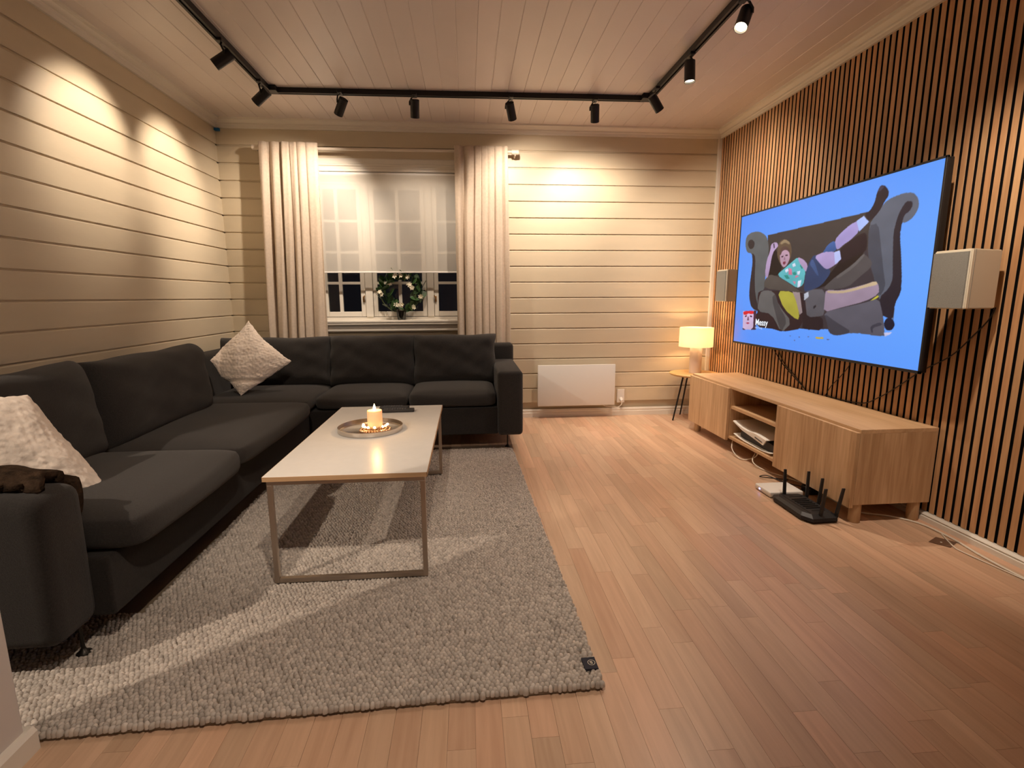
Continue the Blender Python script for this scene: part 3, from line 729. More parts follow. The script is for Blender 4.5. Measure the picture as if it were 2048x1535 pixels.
# wreath of metallic beads around the candle base
cr = empty('candle_ring', (CC[0], CC[1], TZ+.004), 'wreath of small shiny metallic beads around the candle foot', 'candle ring')
bead = bpy.data.meshes.new('bead'); bm = B(); bmesh.ops.create_icosphere(bm, subdivisions=2, radius=.0075); bm.to_mesh(bead); bm.free()
MT['bead'] = mat('bead_metal', (.80, .52, .34), .12, metal=1); bead.materials.append(MT['bead']); bead.shade_smooth()
rr_ = random.Random(4)
for k in range(26):
    a = 2*PI*k/26; r0 = .050+.004*rr_.random(); link('bead', bead, cr, (r0*math.cos(a), r0*math.sin(a), .0075))
for k in range(22):
    a = 2*PI*(k+.5)/22; r0 = .046+.003*rr_.random(); o = link('bead', bead, cr, (r0*math.cos(a), r0*math.sin(a), .0205)); o.scale = (.95,)*3
for k in range(30):
    a = 2*PI*(k+.3)/30; r0 = .066+.004*rr_.random(); o = link('bead', bead, cr, (r0*math.cos(a), r0*math.sin(a), .0062)); o.scale = (.8,)*3
glow = bpy.data.meshes.new('glint_bead'); bm = B(); bmesh.ops.create_icosphere(bm, subdivisions=2, radius=.0062); bm.to_mesh(glow); bm.free(); glow.shade_smooth()  # these beads glow to stand in for candle reflections on the metal
glow.materials.append(mat('glint_glow', (1,.8,.5), .3, emit=(1, .66, .30), estr=3))
for a in (-2.7, -2.35, -2.0, -1.45, -.75, -.4, .1, 3.0): o = link('bead_glint', glow, cr, (.057*math.cos(a), .057*math.sin(a), .028)); o['label'] = 'glowing bead imitating a candle reflection'

def remote(name, label, cx, cy, L, W, Hh, rz, n):
    r = empty(name, (cx, cy, TZ), label, 'remote control', rz=rz)
    b = obj('remote_body', box(B(), -L/2, L/2, -W/2, W/2, 0, Hh, .005, 3), MT['blackp'], r, local=True, auto=40)
    bm = B()
    for i in range(n): 
        for j in (-1, 0, 1): box(bm, -L/2+.02+i*.014, -L/2+.028+i*.014, j*.011-.003, j*.011+.003, Hh-.0005, Hh+.0015, .0008, 1)
    o = obj('keypad', bm, mat('grey_keys', (.10, .10, .11), .5), b, local=True); return r
remote('remote_control', 'long black remote control at the back of the coffee table, front of the pair', -.40, 2.815, .185, .046, .017, .03, 9)
remote('remote_control', 'dark remote control at the back of the coffee table, behind its twin', -.425, 2.885, .165, .044, .018, -.02, 8)
# ------------------------------------------------------------------ media bench
BX0, BX1, BY0, BY1, BZ0, BZ1 = 1.778, 2.185, 2.125, 3.905, .095, .462
mb = empty('media_bench', ((BX0+BX1)/2, (BY0+BY1)/2, 0), 'long low light-oak media bench standing along the slatted wall', 'tv bench')
TH = .018; D1, D2 = 2.735, 3.300
fx = BX0+.020
obj('top_panel', box(B(), fx, BX1, BY0, BY1, BZ1-.020, BZ1, .0015), MT['oaky'], mb)
obj('bottom_panel', box(B(), fx, BX1, BY0+TH, BY1-TH, BZ0, BZ0+TH, .001), MT['oaky'], mb)
obj('side_panel', box(B(), fx, BX1, BY0, BY0+TH, BZ0, BZ1-.020, .001), MT['oak'], mb); obj('side_panel', box(B(), fx, BX1, BY1-TH, BY1, BZ0, BZ1-.020, .001), MT['oak'], mb)
for y in (D1, D2): obj('partition_panel', box(B(), fx, BX1-.01, y-TH/2, y+TH/2, BZ0+TH, BZ1-.020, .001), MT['oak'], mb)
obj('back_panel', box(B(), BX1-.010, BX1-.002, BY0+TH, BY1-TH, BZ0+TH, BZ1-.020), MT['under'], mb)
obj('shelf', box(B(), fx+.004, BX1-.01, D1+TH/2, D2-TH/2, .306, .326, .001), MT['oaky'], mb)
obj('door', box(B(), BX0, BX0+.018, BY0-.001, D1+.006, BZ0-.014, BZ1-.014, .0012), MT['oak'], mb)
obj('door', box(B(), BX0, BX0+.018, D2-.002, BY1+.001, BZ0-.014, BZ1-.014, .0012), MT['oak'], mb)
for lx, ly in ((1.835, 2.155), (2.135, 2.155), (1.835, 3.85), (2.135, 3.85)):
    obj('leg', lathe(B(), [(0, 0), (.0235, 0), (.0255, .004), (.0255, BZ0)], (lx, ly, 0), 28), MT['leg'], mb, auto=40)

# game console lying on the bench floor
gc = empty('game_console', (1.98, 3.03, BZ0+TH), 'white and black game console lying on its side in the open bench compartment', 'game console')
gz = BZ0+TH+.012
def cprism(prof_yz, x0, x1): return prism(B(), prof_yz, 0, x0, x1)
body = [(2.82, gz+.004), (3.20, gz+.004), (3.205, gz+.035), (3.17, gz+.062), (2.95, gz+.066), (2.83, gz+.050)]
obj('console_body', cprism(body, 1.835, 2.10), MT['blackp'], gc, auto=30)
def plate(name, pts, x0, x1, t):
    bm = B(); rows = []
    P = smoothpath([(0, y, z) for y, z in pts], 6); n = len(P)
    for x in np.linspace(x0, x1, 8):
        k = (x-x0)/(x1-x0); rows.append([bm.verts.new((x, p.y, p.z+.004*math.sin(PI*k))) for p in P])
    for a, b in zip(rows, rows[1:]):
        for i in range(n-1): bm.faces.new((a[i], b[i], b[i+1], a[i+1]))
    o = obj(name, bm, MT['white'], gc, smooth=True); md = o.modifiers.new('t', 'SOLIDIFY'); md.thickness = t; md.offset = 0; return o
plate('side_shell', [(3.262, gz+.103), (3.18, gz+.083), (3.08, gz+.074), (2.98, gz+.083), (2.86, gz+.074)], 1.812, 2.08, .005)
bm = prism(B(), [(3.262, gz+.104), (3.18, gz+.085), (3.08, gz+.077), (2.99, gz+.085), (2.865, gz+.074), (2.895, gz+.035), (3.02, gz+.052), (3.14, gz+.066), (3.262, gz+.098)], 0, 1.806, 1.813)
obj('front_fin', bm, MT['white'], gc)
obj('disc_slot', prism(B(), [(2.985, gz+.066), (2.905, gz+.054), (2.905, gz+.050), (2.985, gz+.061)], 0, 1.8035, 1.8062), MT['black'], gc)
plate('side_shell', [(3.255, gz+.014), (3.15, gz-.001), (3.0, gz-.004), (2.90, gz-.004), (2.82, gz+.004)], 1.812, 2.08, .005)

# ------------------------------------------------------------------ television
VX, VYL, VYR, VZT, VZB = 2.054, 3.800, 2.132, 1.662, .716
tv = empty('television', (VX+.04, (VYL+VYR)/2, VZB), 'large flat television on the slatted wall showing a person on an oversized couch', 'television')
fr = B(); bz = .010
for a in ((VYR, VYL, VZT-bz, VZT), (VYR, VYL, VZB, VZB+bz+.004), (VYR, VYR+bz, VZB, VZT), (VYL-bz, VYL, VZB, VZT)): box(fr, VX, VX+.012, *a, .001, 1)
obj('bezel', fr, MT['blackp'], tv)
obj('rear_case', box(B(), VX+.010, VX+.040, VYR+.004, VYL-.004, VZB+.004, VZT-.004, .004), MT['black'], tv)
obj('rear_housing', box(B(), VX+.040, VX+.075, VYR+.25, VYL-.25, VZB+.04, VZT-.30, .015), MT['black'], tv)
obj('wall_mount', box(B(), VX+.075, XR-.0005, 2.75, 3.2, 1.05, 1.40, .002), MT['darkm'], tv)
SHAPES=[((62,54,54),[(0.216,0.815),(0.377,0.819),(0.515,0.821),(0.744,0.829),(0.792,0.772),(0.786,0.451),(0.667,0.428),(0.481,0.42),(0.238,0.524)]),
((58,50,56),[(0.164,0.484),(0.49,0.467),(0.66,0.514),(0.746,0.627),(0.796,0.618),(0.836,0.46),(0.863,0.198),(0.606,0.162),(0.494,0.154),(0.19,0.142)]),
((92,94,96),[(0.044,0.776),(0.049,0.841),(0.092,0.864),(0.15,0.857),(0.198,0.82),(0.219,0.78),(0.233,0.708),(0.223,0.604),(0.22,0.48),(0.22,0.418),(0.186,0.391),(0.192,0.253),(0.142,0.27),(0.111,0.354),(0.104,0.44),(0.111,0.552),(0.115,0.635),(0.104,0.701),(0.064,0.712)]),
((50,40,44),[(0.104,0.71),(0.136,0.669),(0.139,0.531),(0.152,0.391),(0.196,0.253),(0.132,0.279),(0.109,0.354),(0.104,0.44),(0.111,0.552),(0.115,0.635)]),
((52,44,48),[(0.064,0.773),(0.072,0.804),(0.096,0.809),(0.122,0.78),(0.116,0.741),(0.087,0.732)]),
((92,96,110),[(0.761,0.754),(0.789,0.817),(0.821,0.87),(0.87,0.885),(0.911,0.88),(0.932,0.839),(0.936,0.797),(0.922,0.756),(0.9,0.736),(0.881,0.737),(0.882,0.678),(0.897,0.566),(0.909,0.444),(0.91,0.383),(0.894,0.328),(0.897,0.259),(0.895,0.24),(0.835,0.346),(0.81,0.45),(0.77,0.583)]),
((70,72,84),[(0.761,0.754),(0.798,0.758),(0.817,0.641),(0.837,0.511),(0.854,0.416),(0.833,0.358),(0.81,0.45),(0.77,0.583)]),
((40,33,44),[(0.877,0.809),(0.891,0.841),(0.911,0.837),(0.915,0.815),(0.907,0.789),(0.89,0.776),(0.885,0.736),(0.883,0.677),(0.897,0.566),(0.909,0.444),(0.91,0.383),(0.894,0.328),(0.895,0.24),(0.848,0.268),(0.833,0.358),(0.867,0.408),(0.876,0.458),(0.867,0.571),(0.859,0.694),(0.867,0.771)]),
((28,26,44),[(0.863,0.221),(0.868,0.247),(0.883,0.255),(0.897,0.243),(0.903,0.218),(0.897,0.193),(0.882,0.185),(0.869,0.195)]),
((32,22,25),[(0.481,0.42),(0.579,0.417),(0.639,0.487),(0.712,0.55),(0.758,0.612),(0.754,0.717),(0.649,0.656),(0.65,0.572),(0.604,0.497)]),
((32,24,26),[(0.229,0.525),(0.233,0.708),(0.288,0.7),(0.334,0.576),(0.315,0.519),(0.265,0.513)]),
((46,30,35),[(0.171,0.391),(0.202,0.414),(0.307,0.407),(0.453,0.413),(0.476,0.388),(0.494,0.157),(0.37,0.118),(0.294,0.135),(0.186,0.133),(0.17,0.225),(0.187,0.253)]),
((95,92,92),[(0.202,0.414),(0.29,0.407),(0.331,0.304),(0.426,0.191),(0.363,0.108),(0.287,0.241),(0.182,0.253),(0.183,0.355)]),
((70,66,68),[(0.278,0.355),(0.3,0.39),(0.331,0.304),(0.395,0.197),(0.362,0.117),(0.333,0.183)]),
((168,160,62),[(0.311,0.407),(0.41,0.401),(0.436,0.348),(0.466,0.244),(0.459,0.203),(0.365,0.28)]),
((150,132,134),[(0.41,0.401),(0.454,0.401),(0.481,0.261),(0.466,0.244),(0.437,0.339)]),
((82,74,70),[(0.215,0.481),(0.247,0.532),(0.324,0.501),(0.453,0.404),(0.483,0.388),(0.395,0.402),(0.219,0.427)]),
((40,28,34),[(0.476,0.388),(0.509,0.239),(0.593,0.244),(0.604,0.154),(0.502,0.151),(0.487,0.164)]),
((88,85,92),[(0.483,0.388),(0.509,0.411),(0.595,0.413),(0.599,0.267),(0.593,0.244),(0.509,0.23),(0.497,0.309)]),
((180,185,200),[(0.481,0.384),(0.504,0.396),(0.509,0.365),(0.485,0.34)]),
((40,36,44),[(0.539,0.302),(0.552,0.315),(0.553,0.299),(0.541,0.287)]),
((152,132,152),[(0.595,0.409),(0.669,0.4),(0.773,0.432),(0.81,0.45),(0.827,0.429),(0.832,0.378),(0.78,0.338),(0.678,0.3),(0.595,0.267),(0.596,0.357)]),
((196,172,140),[(0.67,0.397),(0.723,0.411),(0.773,0.432),(0.814,0.45),(0.826,0.429),(0.774,0.415),(0.724,0.396),(0.671,0.383),(0.607,0.387),(0.602,0.402)]),
((190,180,62),[(0.795,0.335),(0.826,0.371),(0.833,0.365),(0.803,0.33)]),
((88,85,96),[(0.595,0.267),(0.678,0.297),(0.781,0.331),(0.833,0.358),(0.857,0.262),(0.87,0.173),(0.869,0.151),(0.743,0.16),(0.669,0.129),(0.632,0.143),(0.621,0.201)]),
((62,60,70),[(0.598,0.263),(0.662,0.212),(0.743,0.16),(0.669,0.129),(0.632,0.143),(0.619,0.201)]),
((60,58,70),[(0.811,0.203),(0.849,0.229),(0.859,0.214),(0.821,0.194),(0.826,0.168),(0.819,0.166)]),
((80,74,76),[(0.579,0.417),(0.639,0.487),(0.712,0.55),(0.753,0.606),(0.792,0.555),(0.789,0.523),(0.739,0.467),(0.701,0.42),(0.611,0.405)]),
((100,94,94),[(0.64,0.484),(0.712,0.547),(0.753,0.606),(0.759,0.592),(0.718,0.532),(0.647,0.469)]),
((40,26,34),[(0.645,0.6),(0.644,0.643),(0.68,0.679),(0.729,0.716),(0.754,0.717),(0.764,0.65),(0.758,0.612),(0.688,0.581),(0.657,0.557)]),
((178,152,190),[(0.216,0.526),(0.221,0.631),(0.242,0.698),(0.243,0.741),(0.263,0.755),(0.284,0.751),(0.297,0.723),(0.268,0.695),(0.256,0.653),(0.247,0.549),(0.236,0.497)]),
((40,30,44),[(0.26,0.745),(0.266,0.745),(0.272,0.715),(0.266,0.712)]),
((98,78,62),[(0.292,0.656),(0.291,0.716),(0.304,0.756),(0.335,0.767),(0.372,0.735),(0.385,0.684),(0.384,0.635),(0.371,0.604),(0.351,0.565),(0.317,0.594)]),
((150,128,100),[(0.305,0.743),(0.336,0.765),(0.37,0.734),(0.368,0.719),(0.337,0.741),(0.315,0.729)]),
((184,148,168),[(0.31,0.663),(0.321,0.695),(0.348,0.698),(0.37,0.67),(0.377,0.629),(0.366,0.589),(0.347,0.566),(0.327,0.584),(0.315,0.619)]),
((90,66,62),[(0.307,0.671),(0.316,0.712),(0.347,0.715),(0.374,0.686),(0.372,0.668),(0.349,0.69),(0.324,0.685),(0.315,0.653)]),
((60,36,52),[(0.321,0.648),(0.333,0.651),(0.336,0.643),(0.323,0.639)]),
((60,36,52),[(0.347,0.654),(0.361,0.655),(0.363,0.647),(0.349,0.646)]),
((120,50,70),[(0.335,0.608),(0.349,0.611),(0.355,0.598),(0.344,0.586),(0.336,0.594)]),
((150,110,132),[(0.34,0.642),(0.345,0.641),(0.35,0.62),(0.339,0.62)]),
((92,178,188),[(0.306,0.527),(0.344,0.558),(0.394,0.602),(0.424,0.63),(0.452,0.603),(0.476,0.554),(0.477,0.498),(0.472,0.443),(0.438,0.421),(0.382,0.463),(0.324,0.501)]),
((215,220,240),[(0.352,0.549),(0.368,0.56),(0.376,0.543),(0.36,0.53)]),
((215,220,240),[(0.395,0.585),(0.41,0.592),(0.419,0.571),(0.401,0.565)]),
((215,220,240),[(0.429,0.533),(0.447,0.537),(0.445,0.512),(0.432,0.51)]),
((215,220,240),[(0.438,0.469),(0.459,0.476),(0.455,0.433),(0.438,0.425)]),
((205,120,150),[(0.374,0.563),(0.394,0.554),(0.401,0.512),(0.378,0.517)]),
((205,120,150),[(0.423,0.51),(0.442,0.501),(0.418,0.487)]),
((205,120,150),[(0.408,0.471),(0.427,0.466),(0.421,0.445)]),
((40,140,130),[(0.4,0.528),(0.418,0.534),(0.427,0.514),(0.41,0.51)]),
((40,140,130),[(0.347,0.515),(0.371,0.514),(0.388,0.488),(0.365,0.49)]),
((40,140,130),[(0.447,0.58),(0.463,0.555),(0.456,0.547),(0.442,0.568)]),
((178,152,190),[(0.424,0.63),(0.459,0.61),(0.488,0.572),(0.482,0.522),(0.464,0.55),(0.435,0.593)]),
((46,62,98),[(0.479,0.522),(0.494,0.59),(0.517,0.633),(0.544,0.614),(0.6,0.541),(0.614,0.511),(0.572,0.432),(0.509,0.403),(0.476,0.396)]),
((62,84,130),[(0.496,0.575),(0.509,0.608),(0.529,0.571),(0.554,0.493),(0.541,0.502),(0.518,0.542)]),
((60,92,152),[(0.567,0.648),(0.583,0.682),(0.616,0.704),(0.63,0.645),(0.616,0.633),(0.561,0.637)]),
((170,150,198),[(0.518,0.621),(0.567,0.641),(0.621,0.635),(0.647,0.608),(0.65,0.572),(0.601,0.533),(0.582,0.536),(0.555,0.568)]),
((182,192,242),[(0.619,0.632),(0.645,0.639),(0.656,0.585),(0.629,0.558)]),
((165,150,206),[(0.616,0.704),(0.642,0.741),(0.682,0.779),(0.713,0.792),(0.724,0.73),(0.69,0.69),(0.659,0.668),(0.638,0.644),(0.627,0.649)]),
((172,192,250),[(0.707,0.792),(0.736,0.812),(0.76,0.774),(0.724,0.729)]),
((38,28,40),[(0.739,0.828),(0.759,0.831),(0.775,0.872),(0.78,0.926),(0.791,0.957),(0.81,0.946),(0.826,0.91),(0.824,0.887),(0.814,0.869),(0.798,0.821),(0.773,0.784),(0.756,0.779)]),
((62,56,78),[(0.78,0.926),(0.791,0.954),(0.807,0.941),(0.793,0.928)]),
((200,170,60),[(0.566,0.109),(0.607,0.113),(0.608,0.102),(0.568,0.098)]),
((90,90,130),[(0.623,0.105),(0.638,0.106),(0.639,0.101),(0.626,0.099)]),
((90,90,130),[(0.443,0.073),(0.454,0.073),(0.451,0.065)]),
((90,90,130),[(0.415,0.098),(0.426,0.098),(0.421,0.092)]),
((90,90,130),[(0.47,0.099),(0.482,0.098),(0.475,0.091)]),
((90,90,130),[(0.522,0.109),(0.533,0.106),(0.525,0.101)]),
((190,190,225),[(0.867,0.173),(0.898,0.18),(0.888,0.165),(0.872,0.153)]),
((205,180,215),[(0.065,0.25),(0.158,0.259),(0.167,0.111),(0.073,0.103)]),
((215,40,50),[(0.068,0.25),(0.154,0.259),(0.158,0.235),(0.131,0.23),(0.11,0.235),(0.091,0.22),(0.07,0.223)]),
((70,40,60),[(0.152,0.259),(0.173,0.259),(0.18,0.113),(0.159,0.11)]),
((70,30,50),[(0.084,0.214),(0.099,0.22),(0.1,0.209),(0.086,0.204)]),
((70,30,50),[(0.124,0.22),(0.143,0.217),(0.142,0.206),(0.127,0.209)]),
((170,60,90),[(0.094,0.157),(0.112,0.166),(0.128,0.159),(0.113,0.15)]),
((120,80,110),[(0.108,0.211),(0.114,0.211),(0.121,0.181),(0.104,0.178)]),
((60,40,60),[(0.072,0.116),(0.1,0.104),(0.073,0.101)]),
((60,40,60),[(0.14,0.108),(0.162,0.135),(0.165,0.111)])]
NXP, NYP = 620, 350
gu = np.linspace(0, 1, NXP); gv = np.linspace(0, 1, NYP); U, Vg = np.meshgrid(gu, gv)
def lin(c): c = np.array(c, float)/255; return np.where(c <= .04045, c/12.92, ((c+.055)/1.055)**2.4)
img = np.zeros((NYP, NXP, 3))
bgA, bgB = np.array([84., 142, 248]), np.array([104., 166, 255])
k = np.clip(.35+.5*U-.25*(Vg-.5)**2*4+.25*(.5-np.abs(Vg-.45)), 0, 1)[..., None]
img[:] = bgA*(1-k)+bgB*k
img += (np.exp(-((U-.0)/.05)**2-((Vg-.1)/.14)**2))[..., None]*np.array([40, -8, -30.])
def inside(P):
    P = np.array(P); m = np.zeros(U.shape, bool); x0, y0 = P.min(0); x1, y1 = P.max(0)
    j = len(P)-1
    for i in range(len(P)):
        xi, yi = P[i]; xj, yj = P[j]
        if yi != yj:
            c = ((yi > Vg) != (yj > Vg)) & (U < (xj-xi)*(Vg-yi)/(yj-yi)+xi); m ^= c
        j = i
    return m
rp = np.random.default_rng(3)
soft = np.sin(U*31+Vg*17)*np.sin(Vg*43-U*11)*.5+np.sin(U*90)*np.sin(Vg*70)*.25
def soften(P):
    out = []
    for i in range(len(P)):
        a = np.array(P[i]); b = np.array(P[(i+1) % len(P)]); out += [tuple(a*.78+b*.22), tuple(a*.22+b*.78)]
    return out
for col, P in SHAPES:
    if len(P) > 5 and col != (62,54,54): P = soften(P)
    ms = inside(P)
    c = np.array(col, float)
    x0, y0 = np.min(P, 0); x1, y1 = np.max(P, 0)
    sh = 1+.10*((Vg-y0)/(max(y1-y0, .01))-.5)+.05*soft
    img[ms] = (c[None, None]*sh[..., None])[ms]
for _ in range(1):                                            # soften edges like a filmed picture
    img = (img*4+np.roll(img, 1, 0)+np.roll(img, -1, 0)+np.roll(img, 1, 1)+np.roll(img, -1, 1))/8
pic = lin(np.clip(img, 0, 255))
ys = (VYL-bz)-(VYL-VYR-2*bz)*gu; zs_ = (VZB+bz+.004)+(VZT-VZB-2*bz-.004)*gv
YY, ZZ = np.meshgrid(ys, zs_)
Vs = np.stack([np.full(YY.shape, VX+.003), YY, ZZ], -1).reshape(-1, 3)-np.array(origin_of(tv))
I = np.arange(NXP*NYP).reshape(NYP, NXP); Q = np.stack([I[:-1, :-1], I[1:, :-1], I[1:, 1:], I[:-1, 1:]], -1).reshape(-1, 4)
me = bpy.data.meshes.new('screen'); me.vertices.add(len(Vs)); me.vertices.foreach_set('co', Vs.astype(np.float32).ravel())
me.loops.add(Q.size); me.loops.foreach_set('vertex_index', Q.astype(np.int32).ravel()); me.polygons.add(len(Q)); me.polygons.foreach_set('loop_start', (np.arange(len(Q))*4).astype(np.int32))
me.update(calc_edges=True); at = me.color_attributes.new('picture', 'FLOAT_COLOR', 'POINT')
at.data.foreach_set('color', np.concatenate([pic.reshape(-1, 3), np.ones((len(Vs), 1))], 1).astype(np.float32).ravel())
me.materials.append(MT['screen']); screen = link('screen', me, tv); screen['label'] = 'lit screen, sky-blue picture of a person lying on a torn grey couch'
def text(name, s, u, v, h, parent, m):
    cu = bpy.data.curves.new(name, 'FONT'); cu.body = s; cu.size = h; cu.extrude = 0; cu.offset = h*.018
    t = bpy.data.objects.new('t', cu); C.objects.link(t); dg = bpy.context.evaluated_depsgraph_get(); me = bpy.data.meshes.new_from_object(t.evaluated_get(dg)); bpy.data.objects.remove(t)
    me.materials.clear(); me.materials.append(m); y0 = (VYL-bz)-(VYL-VYR-2*bz)*u; z0 = (VZB+bz+.004)+(VZT-VZB-2*bz-.004)*v
    R = Matrix(((0, 0, -1, VX+.0025), (-1, 0, 0, y0), (0, 1, 0, z0), (0, 0, 0, 1))); me.transform(Matrix.Translation(-origin_of(parent)) @ R)
    o = link(name, me, parent); o['label'] = 'white title lettering'; return o
scr_w = mat('screen_white', (0, 0, 0), .6, emit=(.86, .92, 1.0), estr=.42)
text('title_text', 'Messy', .172, .150, .062, tv, scr_w)
text('artist_text', 'Lola Young', .172, .124, .020, tv, mat('screen_white_dim', (0, 0, 0), .6, emit=(.45, .62, 1.0), estr=.42))

# ------------------------------------------------------------------ loudspeakers
def speaker(pts, z0, z1, label):
    """plan: near-front, far-front, far-back, near-back"""
    cx = sum(p[0] for p in pts)/4; cy = sum(p[1] for p in pts)/4
    r = empty('wall_speaker', (cx, cy, z0), label, 'speaker', 'loudspeakers either side of the television')
    bm = prism(B(), pts, 2, z0, z1); bmesh.ops.bevel(bm, geom=bm.edges[:], offset=.004, segments=2, affect='EDGES'); obj('cabinet', bm, MT['spk'], r, auto=40)
    a = Vector((*pts[0], 0)); b = Vector((*pts[1], 0)); t = (b-a).normalized(); nrm = Vector((-t.y, t.x, 0)); 
    if nrm.x > 0: nrm = -nrm
    q = [a+t*.010-nrm*.004, b-t*.003-nrm*.004, b-t*.003+nrm*.006, a+t*.010+nrm*.006]
    obj('grille', prism(B(), [(p.x, p.y) for p in q], 2, z0+.004, z1-.010), MT['grille'], r)
    # seam where the front frame meets the cabinet
    c = Vector((*pts[3], 0)); s = (c-a).normalized()
    bm = B(); p0 = a+s*.020; w2 = Vector((s.y, -s.x, 0)); w2 = w2 if w2.y < 0 else -w2
    box(bm, -.0008, .0008, -.0006, .0006, z0+.003, z1-.003); bmesh.ops.translate(bm, verts=bm.verts, vec=(p0.x+w2.x*.0002, p0.y+w2.y*.0002, 0)); obj('seam', bm, MT['grille'], r)
    bx = (pts[2][0]+pts[3][0])/2; obj('bracket', box(B(), bx-.03, XR-.0005, pts[2][1]-.045, pts[2][1]-.02, (z0+z1)/2-.04, (z0+z1)/2+.04, .002), MT['darkm'], r)
    return r
speaker([(1.950, 1.860), (1.938, 2.012), (2.135, 2.030), (2.135, 1.912)], 1.017, 1.250, 'near white wall speaker with grey grille, right of the television')
speaker([(2.035, 3.915), (2.030, 4.065), (2.165, 4.080), (2.165, 3.960)], 1.030, 1.280, 'far white wall speaker with grey grille, left of the television by the corner')

# ------------------------------------------------------------------ radiator, socket, stool, lamp
rd = empty('panel_heater', (.952, YB-.05, .115), 'flat white electric panel heater on the back wall right of the sofa', 'radiator')
obj('heater_panel', box(B(), .605, 1.300, YB-.088, YB-.068, .115, .482, .004), MT['heater'], rd, auto=30)
obj('heater_back', box(B(), .625, 1.280, YB-.068, YB-.022, .135, .465, .004), MT['heater'], rd)
for x in (.72, 1.18): obj('heater_bracket', box(B(), x, x+.03, YB-.03, YB+.001, .2, .42), MT['heater'], rd)
so = empty('wall_socket', (1.378, YB-.004, .175), 'double white wall socket beside the panel heater', 'socket')
obj('cover_plate', box(B(), 1.343, 1.413, YB-.012, YB+.001, .118, .240, .003), MT['white'], so)
for z in (.208, .150): obj('socket_well', lathe(B(), [(0, 0), (.017, 0), (.019, .002), (.021, .002)], (0, 0, 0), 20), MT['grille'], so).data.transform(Matrix.Translation(Vector((1.378, YB-.013, z))-so.location) @ Matrix.Rotation(PI/2, 4, 'X'))
pg = empty('power_plug', (1.378, YB-.03, .150), 'white plug of the panel heater pushed into the wall socket', 'plug')
obj('plug_head', cyl(B(), (1.378, YB-.013, .155), (1.380, YB-.052, .140), .018, .011, n=18), MT['white'], pg, auto=40)
P = smoothpath([(1.380, YB-.050, .141), (1.372, YB-.060, .112), (1.345, YB-.055, .088), (1.29, YB-.055, .092), (1.22, YB-.055, .100), (1.19, YB-.050, .128)])
obj('cord', tube(B(), P, .0035), MT['cablew'], pg, smooth=True)

stl = empty('side_stool', (1.945, 4.20, 0), 'small round stool with yellow wooden top and thin black legs in the corner', 'side table')
obj('stool_top', lathe(B(), [(0, .402), (.195, .402), (.207, .408), (.210, .416), (.207, .420), (0, .420)], (1.945, 4.195, 0), 56), MT['stool'], stl, auto=35)
for (a, b) in (((1.85, 4.20), (1.775, 4.205)), ((1.925, 4.28), (1.932, 4.42)), ((2.02, 4.15), (2.11, 4.09))):
    obj('leg', cyl(B(), (*a, .403), (*b, 0), .0075, .0065, n=12), MT['black'], stl, auto=40)
lp = empty('table_lamp', (1.945, 4.20, .42), 'lit table lamp with cream drum shade and pale cylinder base on the round stool', 'lamp')
obj('lamp_base', lathe(B(), [(0, 0), (.048, 0), (.050, .003), (.050, .222), (.047, .226), (0, .226)], (1.950, 4.20, .42), 40), MT['ceramic'], lp, auto=40)
obj('lamp_neck', cyl(B(), (1.945, 4.20, .646), (1.945, 4.20, .70), .008, n=12), MT['steel'], lp, auto=40)
obj('light_bulb', lathe(B(), [(0, 0), (.014, 0), (.028, .03), (.026, .05), (0, .066)], (1.945, 4.20, .70), 24), mat('lit_bulb', (1,1,1), .4, emit=(1, .60, .29), estr=60), lp, smooth=True)
obj('lamp_shade', lathe(B(), [(.138, 0), (.140, 0), (.1375, .163), (.1355, .163)], (1.945, 4.20, .648), 56, closed=True), MT['shade'], lp, auto=50)
bm = B()
for k in range(3): a = 2*PI*k/3; cyl(bm, (1.945, 4.20, .80), (1.945+.137*math.cos(a), 4.20+.137*math.sin(a), .803), .0015, n=6)
obj('shade_spider', bm, MT['steel'], lp)

# ------------------------------------------------------------------ router, modem, cables, plate
ro = empty('wifi_router', (1.675, 2.295, 0), 'black angular router with five upright antennas on the floor before the bench', 'router')
y0, y1, x0, x1 = 2.135, 2.455, 1.590, 1.760
out = [(x0+.025, y0), (x1-.02, y0+.004), (x1, y0+.03), (x1, y1-.03), (x1-.02, y1-.004), (x0+.02, y1), (x0, y1-.04), (x0-.004, y0+.05)]
bm = B(); cxr, cyr = (x0+x1)/2, (y0+y1)/2
lv = [(.004, .94), (.012, 1.0), (.026, .97), (.038, .80)]
R_ = [[bm.verts.new((cxr+(p[0]-cxr)*s, cyr+(p[1]-cyr)*s, z)) for p in out] for z, s in lv]
for a, b in zip(R_, R_[1:]):
    for i in range(8): j = (i+1) % 8; bm.faces.new((a[i], a[j], b[j], b[i]))
bm.faces.new(R_[0][::-1]); bm.faces.new(R_[-1]); bmesh.ops.recalc_face_normals(bm, faces=bm.faces); obj('router_body', bm, MT['blackp'], ro)
bm = B(); box(bm, cxr-.045, cxr-.038, y0+.05, y1-.05, .0365, .0400, .001); box(bm, cxr-.02, cxr+.05, cyr-.09, cyr-.084, .0365, .0400, .001); box(bm, cxr-.02, cxr+.05, cyr+.084, cyr+.09, .0365, .0400, .001)
obj('top_ridge', bm, MT['black'], ro)
for i in range(6): obj('vent_fin', box(B(), cxr-.028, cxr+.05, cyr-.06+i*.022, cyr-.052+i*.022, .036, .0425, .001, 1), MT['black'], ro)
obj('rubber_foot', box(B(), cxr-.05, cxr+.05, cyr-.1, cyr+.1, 0, .005), MT['black'], ro)
